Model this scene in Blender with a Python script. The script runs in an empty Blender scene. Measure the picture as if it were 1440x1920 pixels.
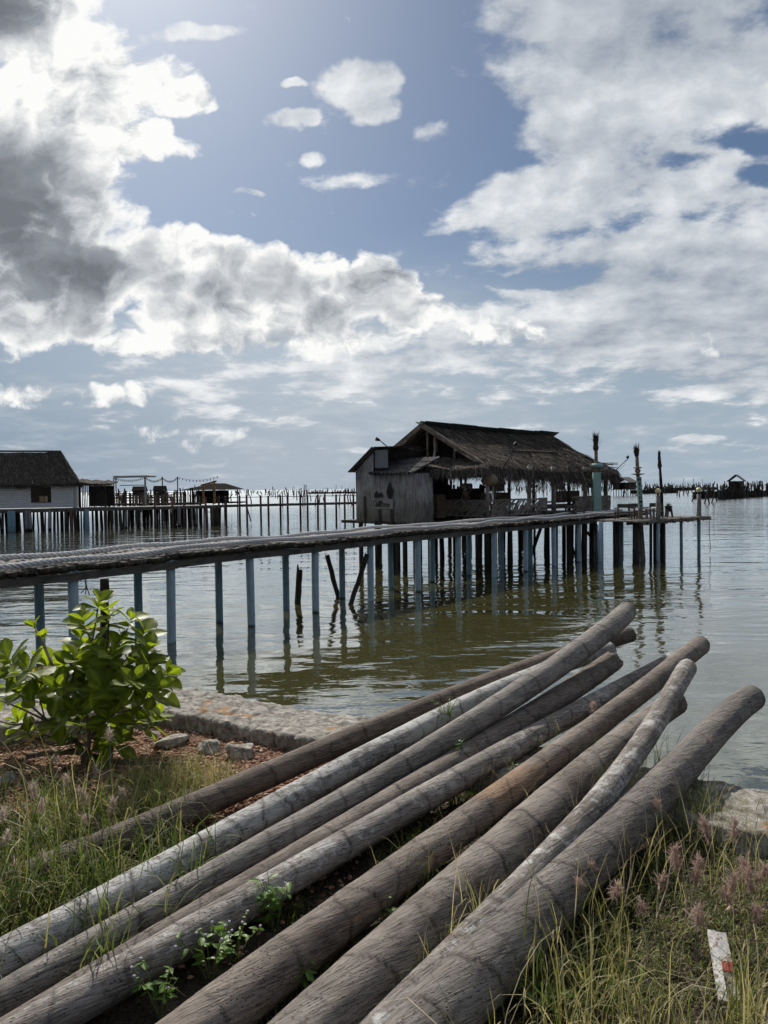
import bpy, math, random
import numpy as np
from mathutils import Vector, Matrix
R = math.radians
random.seed(7); rng = np.random.default_rng(7)
sc = bpy.context.scene
col = sc.collection
FPX = 1400.0; CH = 2.7; ROLL = R(0.77); PITCH = math.atan(44.5/1400)
cR = np.array([1.0,0,0]); cU = np.array([0,math.sin(PITCH),math.cos(PITCH)]); cF = np.array([0,math.cos(PITCH),-math.sin(PITCH)])
camR = cR*math.cos(ROLL)-cU*math.sin(ROLL); camU = cU*math.cos(ROLL)+cR*math.sin(ROLL)
def ray(px,py): return cF+(px-720)/FPX*camR-(py-960)/FPX*camU
def P(px,py,z):
    "survey point: sight line through a photo point met with the level z"
    d=ray(px,py); return np.array([0,0,CH])+d*((z-CH)/d[2])
def PY(px,py,Y):
    d=ray(px,py); return np.array([0,0,CH])+d*(Y/d[1])
# ---------- node helper
class NT:
    dim='3D'
    def __init__(s,tree): s.t=tree; s.n=tree.nodes; s.l=tree.links
    def new(s,typ,**kw):
        n=s.n.new(typ)
        for k,v in kw.items(): setattr(n,k,v)
        return n
    def put(s,sock,v):
        if v is None: return
        if isinstance(v,bpy.types.NodeSocket): s.l.new(v,sock)
        else:
            if sock.type=='RGBA' and len(v)==3: v=(*v,1)
            sock.default_value=v
    def math(s,op,a,b=None,c=None,clamp=False):
        n=s.new('ShaderNodeMath',operation=op,use_clamp=clamp)
        for i,v in enumerate((a,b,c)): s.put(n.inputs[i],v)
        return n.outputs[0]
    def vm(s,op,a,b=None,out=0):
        n=s.new('ShaderNodeVectorMath',operation=op)
        s.put(n.inputs[0],a)
        if op=='SCALE': s.put(n.inputs[3],b)
        else: s.put(n.inputs[1],b)
        return n.outputs[1] if op in('DOT_PRODUCT','LENGTH','DISTANCE') else n.outputs[0]
    def noise(s,vec,scale,detail=4,rough=.55,dist=0,out=0,lac=2):
        n=s.new('ShaderNodeTexNoise'); n.noise_dimensions=s.dim; s.put(n.inputs['Vector'],vec); s.put(n.inputs['Scale'],scale)
        n.inputs['Detail'].default_value=detail; n.inputs['Roughness'].default_value=rough
        n.inputs['Distortion'].default_value=dist; n.inputs['Lacunarity'].default_value=lac
        return n.outputs[out]
    def voro(s,vec,scale,feature='F1',out='Distance',rnd=1):
        n=s.new('ShaderNodeTexVoronoi',feature=feature); n.voronoi_dimensions=s.dim; s.put(n.inputs['Vector'],vec); s.put(n.inputs['Scale'],scale)
        n.inputs['Randomness'].default_value=rnd
        return n.outputs[out]
    def mr(s,v,a,b,c=0,d=1,smooth=True):
        n=s.new('ShaderNodeMapRange'); n.interpolation_type='SMOOTHSTEP' if smooth else 'LINEAR'
        s.put(n.inputs[0],v)
        for i,x in enumerate((a,b,c,d)): s.put(n.inputs[i+1],x)
        return n.outputs[0]
    def mix(s,f,a,b,blend='MIX'):
        n=s.new('ShaderNodeMix',data_type='RGBA',blend_type=blend); s.put(n.inputs[0],f); s.put(n.inputs[6],a); s.put(n.inputs[7],b)
        return n.outputs[2]
    def comb(s,x,y,z):
        n=s.new('ShaderNodeCombineXYZ'); [s.put(n.inputs[i],v) for i,v in enumerate((x,y,z))]; return n.outputs[0]
    def sep(s,v):
        n=s.new('ShaderNodeSeparateXYZ'); s.put(n.inputs[0],v); return n.outputs
    def ramp(s,v,stops):
        n=s.new('ShaderNodeValToRGB'); s.put(n.inputs[0],v); e=n.color_ramp.elements
        while len(e)<len(stops): e.new(.5)
        for i,(p,c) in enumerate(stops): e[i].position=p; e[i].color=(*c,1)
        return n.outputs[0]
    def attr(s,name,out='Fac'):
        n=s.new('ShaderNodeAttribute',attribute_name=name); return n.outputs[out]
    def coord(s,which='Object'): return s.new('ShaderNodeTexCoord').outputs[which]
    def bump(s,h,strength=.5,dist=.01,normal=None):
        n=s.new('ShaderNodeBump'); n.inputs['Strength'].default_value=strength; s.put(n.inputs['Distance'],dist); s.put(n.inputs['Height'],h)
        if normal is not None: s.put(n.inputs['Normal'],normal)
        return n.outputs[0]
def material(name,fn):
    m=bpy.data.materials.new(name); m.use_nodes=True; nt=NT(m.node_tree); nt.n.clear()
    out=nt.new('ShaderNodeOutputMaterial'); res=fn(nt)
    nt.l.new(res,out.inputs['Surface']); return m
def pbsdf(nt,color,rough=.8,normal=None,spec=.3,metal=0,**kw):
    b=nt.new('ShaderNodeBsdfPrincipled'); nt.put(b.inputs['Base Color'],color); nt.put(b.inputs['Roughness'],rough)
    nt.put(b.inputs['Specular IOR Level'],spec); nt.put(b.inputs['Metallic'],metal)
    if normal is not None: nt.put(b.inputs['Normal'],normal)
    for k,v in kw.items(): nt.put(b.inputs[k],v)
    return b.outputs[0]
def wood(name,c1,c2,stretch=(8,8,1),scale=4,bump=.4,rough=.85,waterline=None):
    def fn(nt):
        co=nt.coord(); v=nt.vm('MULTIPLY',co,stretch)
        n1=nt.noise(v,scale,6,.6); n2=nt.noise(co,1.3,3)
        inf=nt.new('ShaderNodeObjectInfo').outputs['Random']
        f=nt.math('ADD',nt.math('MULTIPLY',n1,.9),nt.math('MULTIPLY',n2,.5)); f=nt.mr(f,.42,.95)
        c=nt.mix(f,c1,c2)
        if waterline is not None:
            pz=nt.sep(nt.new('ShaderNodeNewGeometry').outputs['Position'])[2]
            pz=nt.math('ADD',pz,nt.math('MULTIPLY',n2,.25))
            c=nt.mix(nt.mr(pz,waterline+.02,waterline-.06),c,(.012,.012,.009))
        return pbsdf(nt,c,rough,nt.bump(n1,bump,.01))
    return material(name,fn)
# ---------- mesh helper
class MB:
    def __init__(s): s.v=[]; s.f=[]; s.m=[]; s.mi=0
    def add(s,vs,fs):
        o=len(s.v); s.v.extend([tuple(map(float,x)) for x in vs]); s.f.extend([tuple(i+o for i in f) for f in fs]); s.m.extend([s.mi]*len(fs)); return s
    def box(s,c,size,rot=None,taper=1.0):
        x,y,z=[k/2 for k in size]; vs=[Vector((a*x*(taper if e>0 else 1),b*y*(taper if e>0 else 1),e*z)) for e in(-1,1) for a,b in((-1,-1),(1,-1),(1,1),(-1,1))]
        if rot is not None: vs=[rot@v for v in vs]
        vs=[v+Vector(c) for v in vs]
        return s.add(vs,[(3,2,1,0),(4,5,6,7),(0,1,5,4),(1,2,6,5),(2,3,7,6),(3,0,4,7)])
    def beam(s,a,b,w,h,up=(0,0,1)):
        a=Vector(a);b=Vector(b);d=(b-a); L=d.length; d.normalize(); sd=d.cross(Vector(up)).normalized(); u=sd.cross(d)
        vs=[p+sd*i*w/2+u*j*h/2 for p in(a,b) for i,j in((-1,-1),(1,-1),(1,1),(-1,1))]
        return s.add(vs,[(0,1,2,3),(7,6,5,4),(0,4,5,1),(1,5,6,2),(2,6,7,3),(3,7,4,0)])
    def tube(s,pts,rad,n=8,cap=True):
        pts=[Vector(p) for p in pts]; k=len(pts)
        if not hasattr(rad,'__len__'): rad=[rad]*k
        vs=[];ref=None
        for i,p in enumerate(pts):
            d=(pts[min(i+1,k-1)]-pts[max(i-1,0)]).normalized()
            if ref is None: ref=Vector((1,0,0)) if abs(d.x)<.8 else Vector((0,1,0))
            a=d.cross(ref).normalized(); b=d.cross(a); ref=(a.cross(d)).normalized() if False else ref
            vs+=[p+(a*math.cos(t)+b*math.sin(t))*rad[i] for t in [2*math.pi*j/n for j in range(n)]]
        fs=[(i*n+j,i*n+(j+1)%n,(i+1)*n+(j+1)%n,(i+1)*n+j) for i in range(k-1) for j in range(n)]
        if cap: fs+=[tuple(range(n-1,-1,-1)),tuple((k-1)*n+j for j in range(n))]
        return s.add(vs,fs)
    def sphere(s,c,r,n=12,m=8,sc3=(1,1,1)):
        vs=[(c[0],c[1],c[2]+r*sc3[2])]
        for i in range(1,m):
            for j in range(n):
                t=math.pi*i/m;p=2*math.pi*j/n; vs.append((c[0]+r*sc3[0]*math.sin(t)*math.cos(p),c[1]+r*sc3[1]*math.sin(t)*math.sin(p),c[2]+r*sc3[2]*math.cos(t)))
        vs.append((c[0],c[1],c[2]-r*sc3[2])); fs=[(0,1+j,1+(j+1)%n) for j in range(n)]
        for i in range(m-2):
            for j in range(n):
                a=1+i*n+j;b=1+i*n+(j+1)%n; fs.append((a,a+n,b+n,b))
        e=len(vs)-1; fs+=[(e,1+(m-2)*n+(j+1)%n,1+(m-2)*n+j) for j in range(n)]
        return s.add(vs,fs)
    def lathe(s,prof,c=(0,0,0),n=14):
        k=len(prof); vs=[(c[0]+r*math.cos(2*math.pi*j/n),c[1]+r*math.sin(2*math.pi*j/n),c[2]+z) for r,z in prof for j in range(n)]
        fs=[(i*n+j,i*n+(j+1)%n,(i+1)*n+(j+1)%n,(i+1)*n+j) for i in range(k-1) for j in range(n)]
        return s.add(vs,fs)
    def build(s,name,mats,parent=None,smooth=False):
        me=bpy.data.meshes.new(name); me.from_pydata(s.v,[],s.f); 
        if not isinstance(mats,(list,tuple)): mats=[mats]
        for m in mats: me.materials.append(m)
        if len(mats)>1: me.polygons.foreach_set('material_index',s.m)
        if smooth: me.shade_smooth()
        me.update(); return link(name,me,parent)
def link(name,me,parent=None):
    o=bpy.data.objects.new(name,me); col.objects.link(o)
    if parent is not None: o.parent=parent
    return o
def np_mesh(name,V,F,mats,parent=None,smooth=False,attrs=None,mi=None):
    "V (n,3), F (m,k) int with equal k"
    V=np.asarray(V,dtype=np.float32);F=np.asarray(F,dtype=np.int32)
    me=bpy.data.meshes.new(name); k=F.shape[1]
    me.vertices.add(len(V)); me.vertices.foreach_set('co',V.ravel())
    me.loops.add(F.size); me.loops.foreach_set('vertex_index',F.ravel())
    me.polygons.add(len(F)); me.polygons.foreach_set('loop_start',np.arange(0,F.size,k,dtype=np.int32)); me.polygons.foreach_set('loop_total',np.full(len(F),k,dtype=np.int32))
    if not isinstance(mats,(list,tuple)): mats=[mats]
    for m in mats: me.materials.append(m)
    if mi is not None: me.polygons.foreach_set('material_index',np.asarray(mi,dtype=np.int32))
    me.update(calc_edges=True)
    for an,(typ,arr) in (attrs or {}).items():
        a=me.attributes.new(an,typ,'POINT'); a.data.foreach_set('value' if typ=='FLOAT' else ('color' if typ=='FLOAT_COLOR' else 'vector'),np.asarray(arr,dtype=np.float32).ravel())
    if smooth: me.shade_smooth()
    return link(name,me,parent)
def tag(o,label=None,cat=None,group=None,kind=None):
    if label: o['label']=label
    if cat: o['category']=cat
    if group: o['group']=group
    if kind: o['kind']=kind
    return o
def empty(name,loc,label,cat,group=None,rz=0):
    o=bpy.data.objects.new(name,None); col.objects.link(o); o.location=loc; o.rotation_euler=(0,0,rz); o.empty_display_size=.1
    return tag(o,label,cat,group)
def copy_tree(o,parent=None):
    c=o.copy(); col.objects.link(c)
    if parent is not None: c.parent=parent
    for ch in list(o.children): copy_tree(ch,c)
    return c
# vectorised value noise
def _h(ix,iy,iz,s):
    n=(ix*374761393+iy*668265263+iz*1274126177+s*974711)&0xffffffff
    n=((n^(n>>13))*1274126177)&0xffffffff
    return ((n^(n>>16))&0xffff)/65535.0
def vnoise(x,y,z=0.0,seed=0):
    x,y,z=np.broadcast_arrays(np.asarray(x,float),y,z)
    ix=np.floor(x).astype(np.int64);iy=np.floor(y).astype(np.int64);iz=np.floor(z).astype(np.int64)
    fx=x-ix;fy=y-iy;fz=z-iz; fx=fx*fx*(3-2*fx);fy=fy*fy*(3-2*fy);fz=fz*fz*(3-2*fz); r=0
    for a in(0,1):
        for b in(0,1):
            for c in(0,1):
                r=r+(fx if a else 1-fx)*(fy if b else 1-fy)*(fz if c else 1-fz)*_h(ix+a,iy+b,iz+c,seed)
    return r*2-1
def fbm(x,y,z=0.0,seed=0,o=4):
    r=0;a=1;k=1
    for i in range(o): r=r+a*vnoise(np.asarray(x)*k,np.asarray(y)*k,np.asarray(z)*k,seed+i); a*=.5;k*=2.03
    return r
# ---------- camera
cam=bpy.data.cameras.new('camera'); co=bpy.data.objects.new('camera',cam); col.objects.link(co)
cam.sensor_fit='VERTICAL'; cam.sensor_height=36; cam.lens=36*FPX/1920; cam.clip_start=.05; cam.clip_end=9000
M=Matrix((( camR[0],camU[0],-cF[0],0),(camR[1],camU[1],-cF[1],0),(camR[2],camU[2],-cF[2],CH),(0,0,0,1))); co.matrix_world=M
sc.camera=co
sc.cycles.use_adaptive_sampling=True; sc.cycles.adaptive_threshold=.03; sc.cycles.adaptive_min_samples=8
sc.cycles.max_bounces=5; sc.cycles.diffuse_bounces=2; sc.cycles.glossy_bounces=3; sc.cycles.transmission_bounces=3; sc.cycles.caustics_reflective=False; sc.cycles.caustics_refractive=False; sc.cycles.sample_clamp_indirect=4
sc.view_settings.view_transform='Standard'; sc.view_settings.look='None'; sc.view_settings.exposure=0; sc.view_settings.gamma=1
# ---------- light
SAZ=R(-21); SEL=R(41)
sd=Vector((math.sin(SAZ)*math.cos(SEL),math.cos(SAZ)*math.cos(SEL),math.sin(SEL)))
sun=bpy.data.lights.new('sun','SUN'); sun.energy=5.0; sun.angle=R(1.0); sun.color=(1,.94,.85)
so=bpy.data.objects.new('sun',sun); col.objects.link(so); so.rotation_euler=sd.to_track_quat('Z','Y').to_euler()
# ---------- sky
w=bpy.data.worlds.new('World'); sc.world=w; w.use_nodes=True; nt=NT(w.node_tree); nt.n.clear(); nt.dim='2D'
w.cycles.sampling_method='MANUAL'; w.cycles.sample_map_resolution=256
sky=nt.new('ShaderNodeTexSky',sky_type='NISHITA'); sky.sun_disc=False; sky.sun_elevation=SEL; sky.sun_rotation=SAZ; sky.air_density=1.0; sky.dust_density=1.2; sky.ozone_density=1.5
D=nt.vm('NORMALIZE',nt.coord('Generated')); dx,dy,dz=nt.sep(D)
yy=nt.math('MAXIMUM',nt.math('ABSOLUTE',dy),.12)
u=nt.math('DIVIDE',dx,yy); v=nt.math('DIVIDE',dz,yy)
UV=nt.comb(u,v,0)
def px(x,y): return ((x-720)/FPX,(916-y)/FPX)
wv=nt.noise(UV,3.2,3,.6,out=1); wv=nt.vm('SUBTRACT',wv,(.5,.5,.5)); 
UVw=nt.vm('ADD',UV,nt.vm('MULTIPLY',wv,(.10,.07,0)))
wv2=nt.vm('SUBTRACT',nt.noise(UV,16,3,.6,out=1),(.5,.5,.5)); UVw=nt.vm('ADD',UVw,nt.vm('MULTIPLY',wv2,(.035,.025,0)))
def blobs(lst):
    acc=None
    for x,y,rx,ry,a in lst:
        c=px(x,y); d=nt.vm('MULTIPLY',nt.vm('SUBTRACT',UVw,(c[0],c[1],0)),(FPX/rx,FPX/ry,0))
        q=nt.vm('DOT_PRODUCT',d,d); t=nt.math('MULTIPLY',nt.mr(q,0,1.6,1,0),a)
        acc=t if acc is None else nt.math('MAXIMUM' if a>0 else 'ADD',acc,t)
    return acc
CUM=[(40,330,250,190,1),(30,480,300,190,1),(20,600,260,70,.9),(-60,560,250,120,1),(200,520,150,90,1),(60,30,170,110,1),(170,150,200,130,.95),(330,190,90,45,.8),(240,280,130,70,.8),(60,200,150,110,.9),
 (330,500,110,80,1),(430,520,110,80,1),(520,530,90,75,1),(620,560,90,70,1),(720,550,70,60,1),(780,590,90,55,.9),(900,620,140,45,.7),(560,620,220,70,.8),(400,600,160,70,.9),
 (290,650,110,34,.66),(440,655,90,26,.52),(130,738,170,30,.72),(10,730,80,24,.5),
 (300,785,120,36,.46),(390,810,90,24,.42),(600,488,60,12,.5),(450,412,50,12,.5),(700,620,260,50,.6)]
ALTO=[(688,172,70,52,.86),(708,218,48,38,.76),(555,233,52,19,.66),(798,265,38,30,.64),(605,302,32,15,.5),(465,360,38,9,.54),(575,172,34,9,.54),(400,75,110,22,.56),(1180,-40,380,180,1),(1250,160,380,170,1),(1120,250,210,110,.9),(1060,390,230,80,.9),(1200,350,240,120,.85),(1380,400,150,100,.7),(1180,500,320,80,.95),(1380,560,300,130,1),(960,480,120,25,.55),(1100,620,300,80,.9),(820,670,330,55,.75),(1350,690,320,80,.75),(600,690,230,40,.55),(650,740,200,18,.5),(930,750,140,16,.5),(820,350,200,18,.42),(1180,722,50,10,.5),(870,835,90,8,.4),(1300,832,75,13,.72),(1400,836,40,8,.5),(480,850,280,14,.45),(520,735,300,30,.5),(330,760,200,40,.45),(700,700,330,40,.62),(560,790,180,12,.5),(1000,690,300,40,.5),(1300,640,300,90,.7),(250,690,160,22,.5)]
HOLES=[(1400,275,110,35,-.55),(1290,335,60,22,-.35),(1425,355,60,20,-.4),(1010,520,120,16,-.45),(930,205,60,26,-.25)]
DARK=[(0,560,280,90,.9),(140,440,150,110,.85),(60,560,220,110,.7),(480,500,60,40,.45),(620,600,80,40,.4),(330,560,100,50,.4),(180,160,120,60,.22),(20,420,230,190,1),(120,500,200,100,.95),(-10,330,120,130,.8),(60,-10,140,95,1),(540,530,70,60,.62),(420,545,60,40,.45),(720,580,60,40,.4),(100,590,160,50,.4),(1200,60,330,90,.5),(1350,600,250,110,.62),(1200,300,200,60,.22),(300,850,400,50,.5)]
mc=blobs(CUM); ma=blobs(ALTO); mh=None
for x,y,rx,ry,a in HOLES:
    c=px(x,y); d=nt.vm('MULTIPLY',nt.vm('SUBTRACT',UVw,(c[0],c[1],0)),(FPX/rx,FPX/ry,0)); t=nt.math('MULTIPLY',nt.mr(nt.vm('DOT_PRODUCT',d,d),0,1.6,1,0),a)
    mh=t if mh is None else nt.math('ADD',mh,t)
ma=nt.math('ADD',ma,mh); md=blobs(DARK)
# general cloud cover away from the surveyed part of the sky
away=nt.math('MAXIMUM',nt.mr(nt.math('ABSOLUTE',u),.56,.9),nt.mr(v,.68,.95))
away=nt.math('MAXIMUM',away,nt.mr(dy,.1,-.05))
ma=nt.math('MAXIMUM',ma,nt.math('MULTIPLY',away,.66))
def cum_noise(vec):
    a=nt.noise(vec,5.5,9,.68); b=nt.voro(vec,17); b2=nt.voro(vec,40)
    return nt.math('ADD',nt.math('ADD',a,nt.math('MULTIPLY',nt.math('SUBTRACT',.45,b),.22)),nt.math('MULTIPLY',nt.math('SUBTRACT',.45,b2),.10))
UVs=nt.vm('MULTIPLY',UVw,(1,1.25,1))
n1=cum_noise(UVs); n1b=cum_noise(nt.vm('ADD',UVs,(-.018,.03,0)))
zz=nt.math('ADD',nt.math('MAXIMUM',dz,0),.16)
PL=nt.comb(nt.math('DIVIDE',dx,zz),nt.math('DIVIDE',dy,zz),3.1)
n2=nt.noise(PL,3.0,8,.60)
dc=nt.math('ADD',nt.math('MULTIPLY',mc,.85),nt.math('MULTIPLY',nt.math('SUBTRACT',n1,.5),1.3))
da=nt.math('ADD',nt.math('MULTIPLY',ma,.85),nt.math('MULTIPLY',nt.math('SUBTRACT',n2,.5),1.9))
ac=nt.mr(dc,.32,.55); aa=nt.math('MULTIPLY',nt.mr(da,.25,.62),.95)
# lighting of the clouds
rel=nt.math('MULTIPLY',nt.math('SUBTRACT',n1,n1b),nt.math('SUBTRACT',2.0,nt.math('MULTIPLY',md,1.35)))
thick=nt.mr(dc,.5,1.25); 
shade=nt.math('MULTIPLY',md,nt.mr(dc,.40,.85))
lumc=nt.math('SUBTRACT',nt.math('ADD',.94,rel),nt.math('ADD',nt.math('MULTIPLY',shade,.66),nt.math('MULTIPLY',thick,.36)))
glow=nt.mr(nt.vm('DISTANCE',UV,(*px(80,150),0)),0,.5,.16,0)
lumc=nt.math('ADD',lumc,glow); lumc=nt.math('MAXIMUM',lumc,.13)
cc=nt.ramp(lumc,[(.08,(.15,.165,.19)),(.35,(.30,.325,.36)),(.65,(.60,.625,.65)),(.95,(.98,.98,.96))])
luma=nt.math('SUBTRACT',nt.math('ADD',nt.math('ADD',.50,nt.math('MULTIPLY',rel,.25)),nt.math('MULTIPLY',nt.math('SUBTRACT',n2,.5),1.1)),nt.math('MULTIPLY',md,.28))
luma=nt.math('ADD',luma,nt.math('ADD',nt.math('MULTIPLY',glow,1.2),.22))
ca=nt.ramp(luma,[(.1,(.16,.19,.235)),(.4,(.34,.385,.45)),(.72,(.60,.64,.685)),(1,(.9,.91,.92))])
# horizon haze
hz=nt.mr(v,.02,.24,1,0); hzc=nt.mix(nt.mr(u,-.5,.2),(.235,.32,.43),(.36,.455,.56))
hb=nt.mr(nt.vm('LENGTH',nt.vm('MULTIPLY',nt.vm('SUBTRACT',UV,(*px(470,905),0)),(2.6,11,0))),0,1,.5,0)
hzc=nt.mix(hb,hzc,(.80,.83,.84))
bgs=nt.new('ShaderNodeBackground'); 
skyc=nt.mix(1,sky.outputs[0],(.80,.93,1.07),'MULTIPLY')
nt.put(bgs.inputs[0],skyc); bgs.inputs[1].default_value=.053
def bg(c,s=1):
    b=nt.new('ShaderNodeBackground'); nt.put(b.inputs[0],c); b.inputs[1].default_value=s; return b.outputs[0]
def mixs(f,a,b):
    m=nt.new('ShaderNodeMixShader'); nt.put(m.inputs[0],f); nt.l.new(a,m.inputs[1]); nt.l.new(b,m.inputs[2]); return m.outputs[0]
s=mixs(nt.math('MULTIPLY',hz,.93),bgs.outputs[0],bg(hzc))
low=nt.mr(v,.0,.1,.25,1)
va=nt.math('MULTIPLY',nt.mr(v,.36,.17,0,.85),nt.mr(n2,.30,.62,.68,1))
vc=nt.mix(nt.mr(u,-.45,.3),(.30,.375,.465),(.37,.445,.52)); vc=nt.mix(nt.mr(n2,.42,.72,0,.42),vc,(.56,.61,.66))
gl=nt.mr(nt.vm('LENGTH',nt.vm('MULTIPLY',nt.vm('SUBTRACT',UV,(*px(560,680),0)),(2.0,5,0))),0,1,.55,0); vc=nt.mix(gl,vc,(.70,.74,.77))
s=mixs(va,s,bg(vc))
ca=nt.mix(nt.mr(dy,.25,-.3),ca,(.20,.23,.28)); s=mixs(nt.math('MULTIPLY',aa,low),s,bg(ca)); s=mixs(nt.math('MULTIPLY',ac,low),s,bg(cc))
wo=nt.new('ShaderNodeOutputWorld'); nt.l.new(s,wo.inputs[0])
def water_fn(nt):
    pos=nt.new('ShaderNodeNewGeometry').outputs['Position']; x,y,z=nt.sep(pos)
    v1=nt.vm('MULTIPLY',pos,(.42,1.0,1)); v2=nt.vm('MULTIPLY',pos,(.55,1.15,1))
    dist=nt.vm('LENGTH',pos)
    n1=nt.noise(v1,.75,2,.5,.6); n2=nt.noise(v2,2.6,3,.5,.4); n3=nt.noise(v2,8.5,2,.5)
    calm=nt.mr(nt.noise(pos,.05,2),.35,.65,.55,1.15)
    far=nt.mr(dist,8,70,.85,2.2)
    h=nt.math('ADD',nt.math('MULTIPLY',n1,.072),nt.math('ADD',nt.math('MULTIPLY',n2,.014),nt.math('MULTIPLY',n3,.0018)))
    h=nt.math('MULTIPLY',h,nt.math('MULTIPLY',calm,far))
    nr=nt.bump(h,1.0,1.0)
    c=nt.mix(nt.noise(pos,.3,3),(.050,.050,.018),(.070,.066,.026))
    fr_=nt.new('ShaderNodeFresnel'); fr_.inputs[0].default_value=1.9; nt.put(fr_.inputs['Normal'],nr)
    fac=nt.math('MINIMUM',nt.math('ADD',nt.math('MULTIPLY',fr_.outputs[0],1.25),.05),.97)
    df=nt.new('ShaderNodeBsdfDiffuse'); nt.put(df.inputs[0],c)
    gl=nt.new('ShaderNodeBsdfGlossy'); nt.put(gl.inputs['Roughness'],nt.mr(dist,12,140,.02,.15)); nt.put(gl.inputs['Normal'],nr); nt.put(gl.inputs[0],(.97,1,1,1))
    mx=nt.new('ShaderNodeMixShader'); nt.put(mx.inputs[0],fac); nt.l.new(df.outputs[0],mx.inputs[1]); nt.l.new(gl.outputs[0],mx.inputs[2]); return mx.outputs[0]
mw=material('lagoon water',water_fn)
xs=np.array([-6000,-600,-80,-20,0,20,80,600,6000.]); ys=np.array([-60,0,20,60,200,800,7500.])
X,Y=np.meshgrid(xs,ys); V=np.stack([X,Y,0*X],-1).reshape(-1,3)
F=[(j*9+i,j*9+i+1,(j+1)*9+i+1,(j+1)*9+i) for j in range(6) for i in range(8)]
tag(np_mesh('water',V,F,mw),kind='structure')
# ---------- logs (control points: photo x, y, centre height, diameter)
LOGS=dict(
 A=dict(pts=[(40,1652,1.02,.145),(130,1614,1.03,.145),(300,1543,1.06,.145),(500,1453,1.10,.142),(700,1367,1.15,.135),(854,1303,1.19,.132),(988,1250,1.22,.135),(1080,1221,1.27,.14),(1179,1190,1.30,.15)],c=((.10,.078,.066),(.20,.165,.14)),w=.05,o=.05,seed=1,
   label='dark brown trunk lying farthest left, nearest the gravel and the shrub'),
 B=dict(pts=[(-160,1885,1.05,.135),(0,1799,1.05,.134),(100,1744,1.05,.136),(300,1634,1.07,.140),(500,1524,1.10,.143),(700,1417,1.13,.140),(854,1330,1.17,.138),(947,1287,1.20,.135),(1050,1250,1.22,.14),(1140,1218,1.23,.145)],c=((.20,.185,.17),(.44,.43,.41)),w=.80,o=.06,seed=2,
   label='palest trunk, ringed and silvery white, second from the gravel side'),
 C=dict(pts=[(-150,1968,1.04,.115),(100,1820,1.05,.120),(300,1702,1.08,.121),(500,1585,1.11,.122),(700,1469,1.16,.128),(854,1375,1.26,.14),(988,1290,1.40,.152),(1111,1200,1.52,.165),(1176,1147,1.58,.168)],c=((.15,.138,.125),(.32,.30,.28)),w=.12,o=.02,seed=3,
   label='long grey-brown trunk whose raised tip stands highest over the water'),
 D=dict(pts=[(-20,1965,1.05,.120),(100,1892,1.05,.120),(300,1768,1.06,.122),(500,1644,1.08,.126),(700,1520,1.11,.130),(854,1430,1.16,.140),(988,1348,1.22,.150),(1111,1264,1.28,.158),(1148,1241,1.30,.162)],c=((.125,.105,.09),(.26,.225,.20)),w=.10,o=.08,seed=4,jag=.06,
   label='brown trunk with a jagged broken tip, between the grey one and the speckled pale one'),
 E=dict(pts=[(-60,2000,1.04,.135),(100,1904,1.05,.135),(300,1792,1.06,.136),(500,1671,1.08,.137),(700,1553,1.10,.136),(854,1462,1.14,.130),(988,1388,1.18,.130),(1111,1320,1.20,.130),(1214,1262,1.22,.125),(1262,1236,1.23,.12)],c=((.16,.14,.125),(.37,.345,.325)),w=.52,o=.10,seed=5,
   label='brown trunk blotched with white lichen, its far end passing under another trunk'),
 F=dict(pts=[(300,1992,1.05,.19),(500,1838,1.06,.184),(600,1754,1.07,.168),(700,1672,1.08,.157),(854,1557,1.11,.150),(988,1460,1.15,.146),(1111,1367,1.19,.144),(1214,1288,1.23,.150),(1291,1227,1.26,.16),(1314,1210,1.27,.165)],c=((.135,.112,.096),(.29,.25,.22)),w=.08,o=.9,seed=6,
   label='brown trunk with bare orange streaks along its near half'),
 G=dict(pts=[(520,1998,1.05,.205),(700,1828,1.07,.205),(803,1730,1.08,.21),(906,1634,1.10,.21),(1008,1537,1.13,.202),(1111,1440,1.17,.185),(1214,1355,1.20,.165),(1268,1318,1.21,.155)],c=((.15,.13,.115),(.29,.26,.235)),w=.05,o=.03,seed=7,
   label='thick grey-brown trunk without lichen, second from the right'),
 H=dict(pts=[(590,2075,1.10,.115),(777,1872,1.12,.115),(905,1737,1.15,.115),(988,1652,1.17,.115),(1034,1602,1.19,.112),(1100,1533,1.22,.11),(1132,1486,1.25,.112),(1183,1425,1.29,.115),(1219,1367,1.33,.118),(1255,1311,1.37,.122),(1288,1253,1.40,.13)],c=((.15,.13,.115),(.33,.30,.275)),w=.62,o=.04,seed=8,
   label='thin slightly bent trunk mottled white, lying on top of its neighbours'),
 I=dict(pts=[(690,2072,1.07,.22),(828,1903,1.08,.22),(905,1815,1.09,.22),(1008,1706,1.11,.215),(1085,1632,1.13,.208),(1162,1556,1.15,.20),(1240,1480,1.18,.188),(1317,1394,1.22,.176),(1385,1327,1.25,.172),(1410,1308,1.26,.17)],c=((.12,.11,.10),(.25,.23,.215)),w=.10,o=.0,seed=9,
   label='thickest dark grey trunk, rightmost, beside the dry grass'),
)
def catmull(pts,n):
    pts=np.array(pts,float); d=np.r_[0,np.cumsum(np.linalg.norm(np.diff(pts,axis=0)[:,:3],axis=1))]
    t=np.linspace(0,d[-1],n)
    # smooth: fit low-order polynomial so a trunk has no kinks
    out=np.zeros((n,pts.shape[1]))
    for k in range(pts.shape[1]):
        deg=min(4,len(pts)-2); c=np.polyfit(d,pts[:,k],deg); out[:,k]=np.polyval(c,t)
    return out,t
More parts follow.
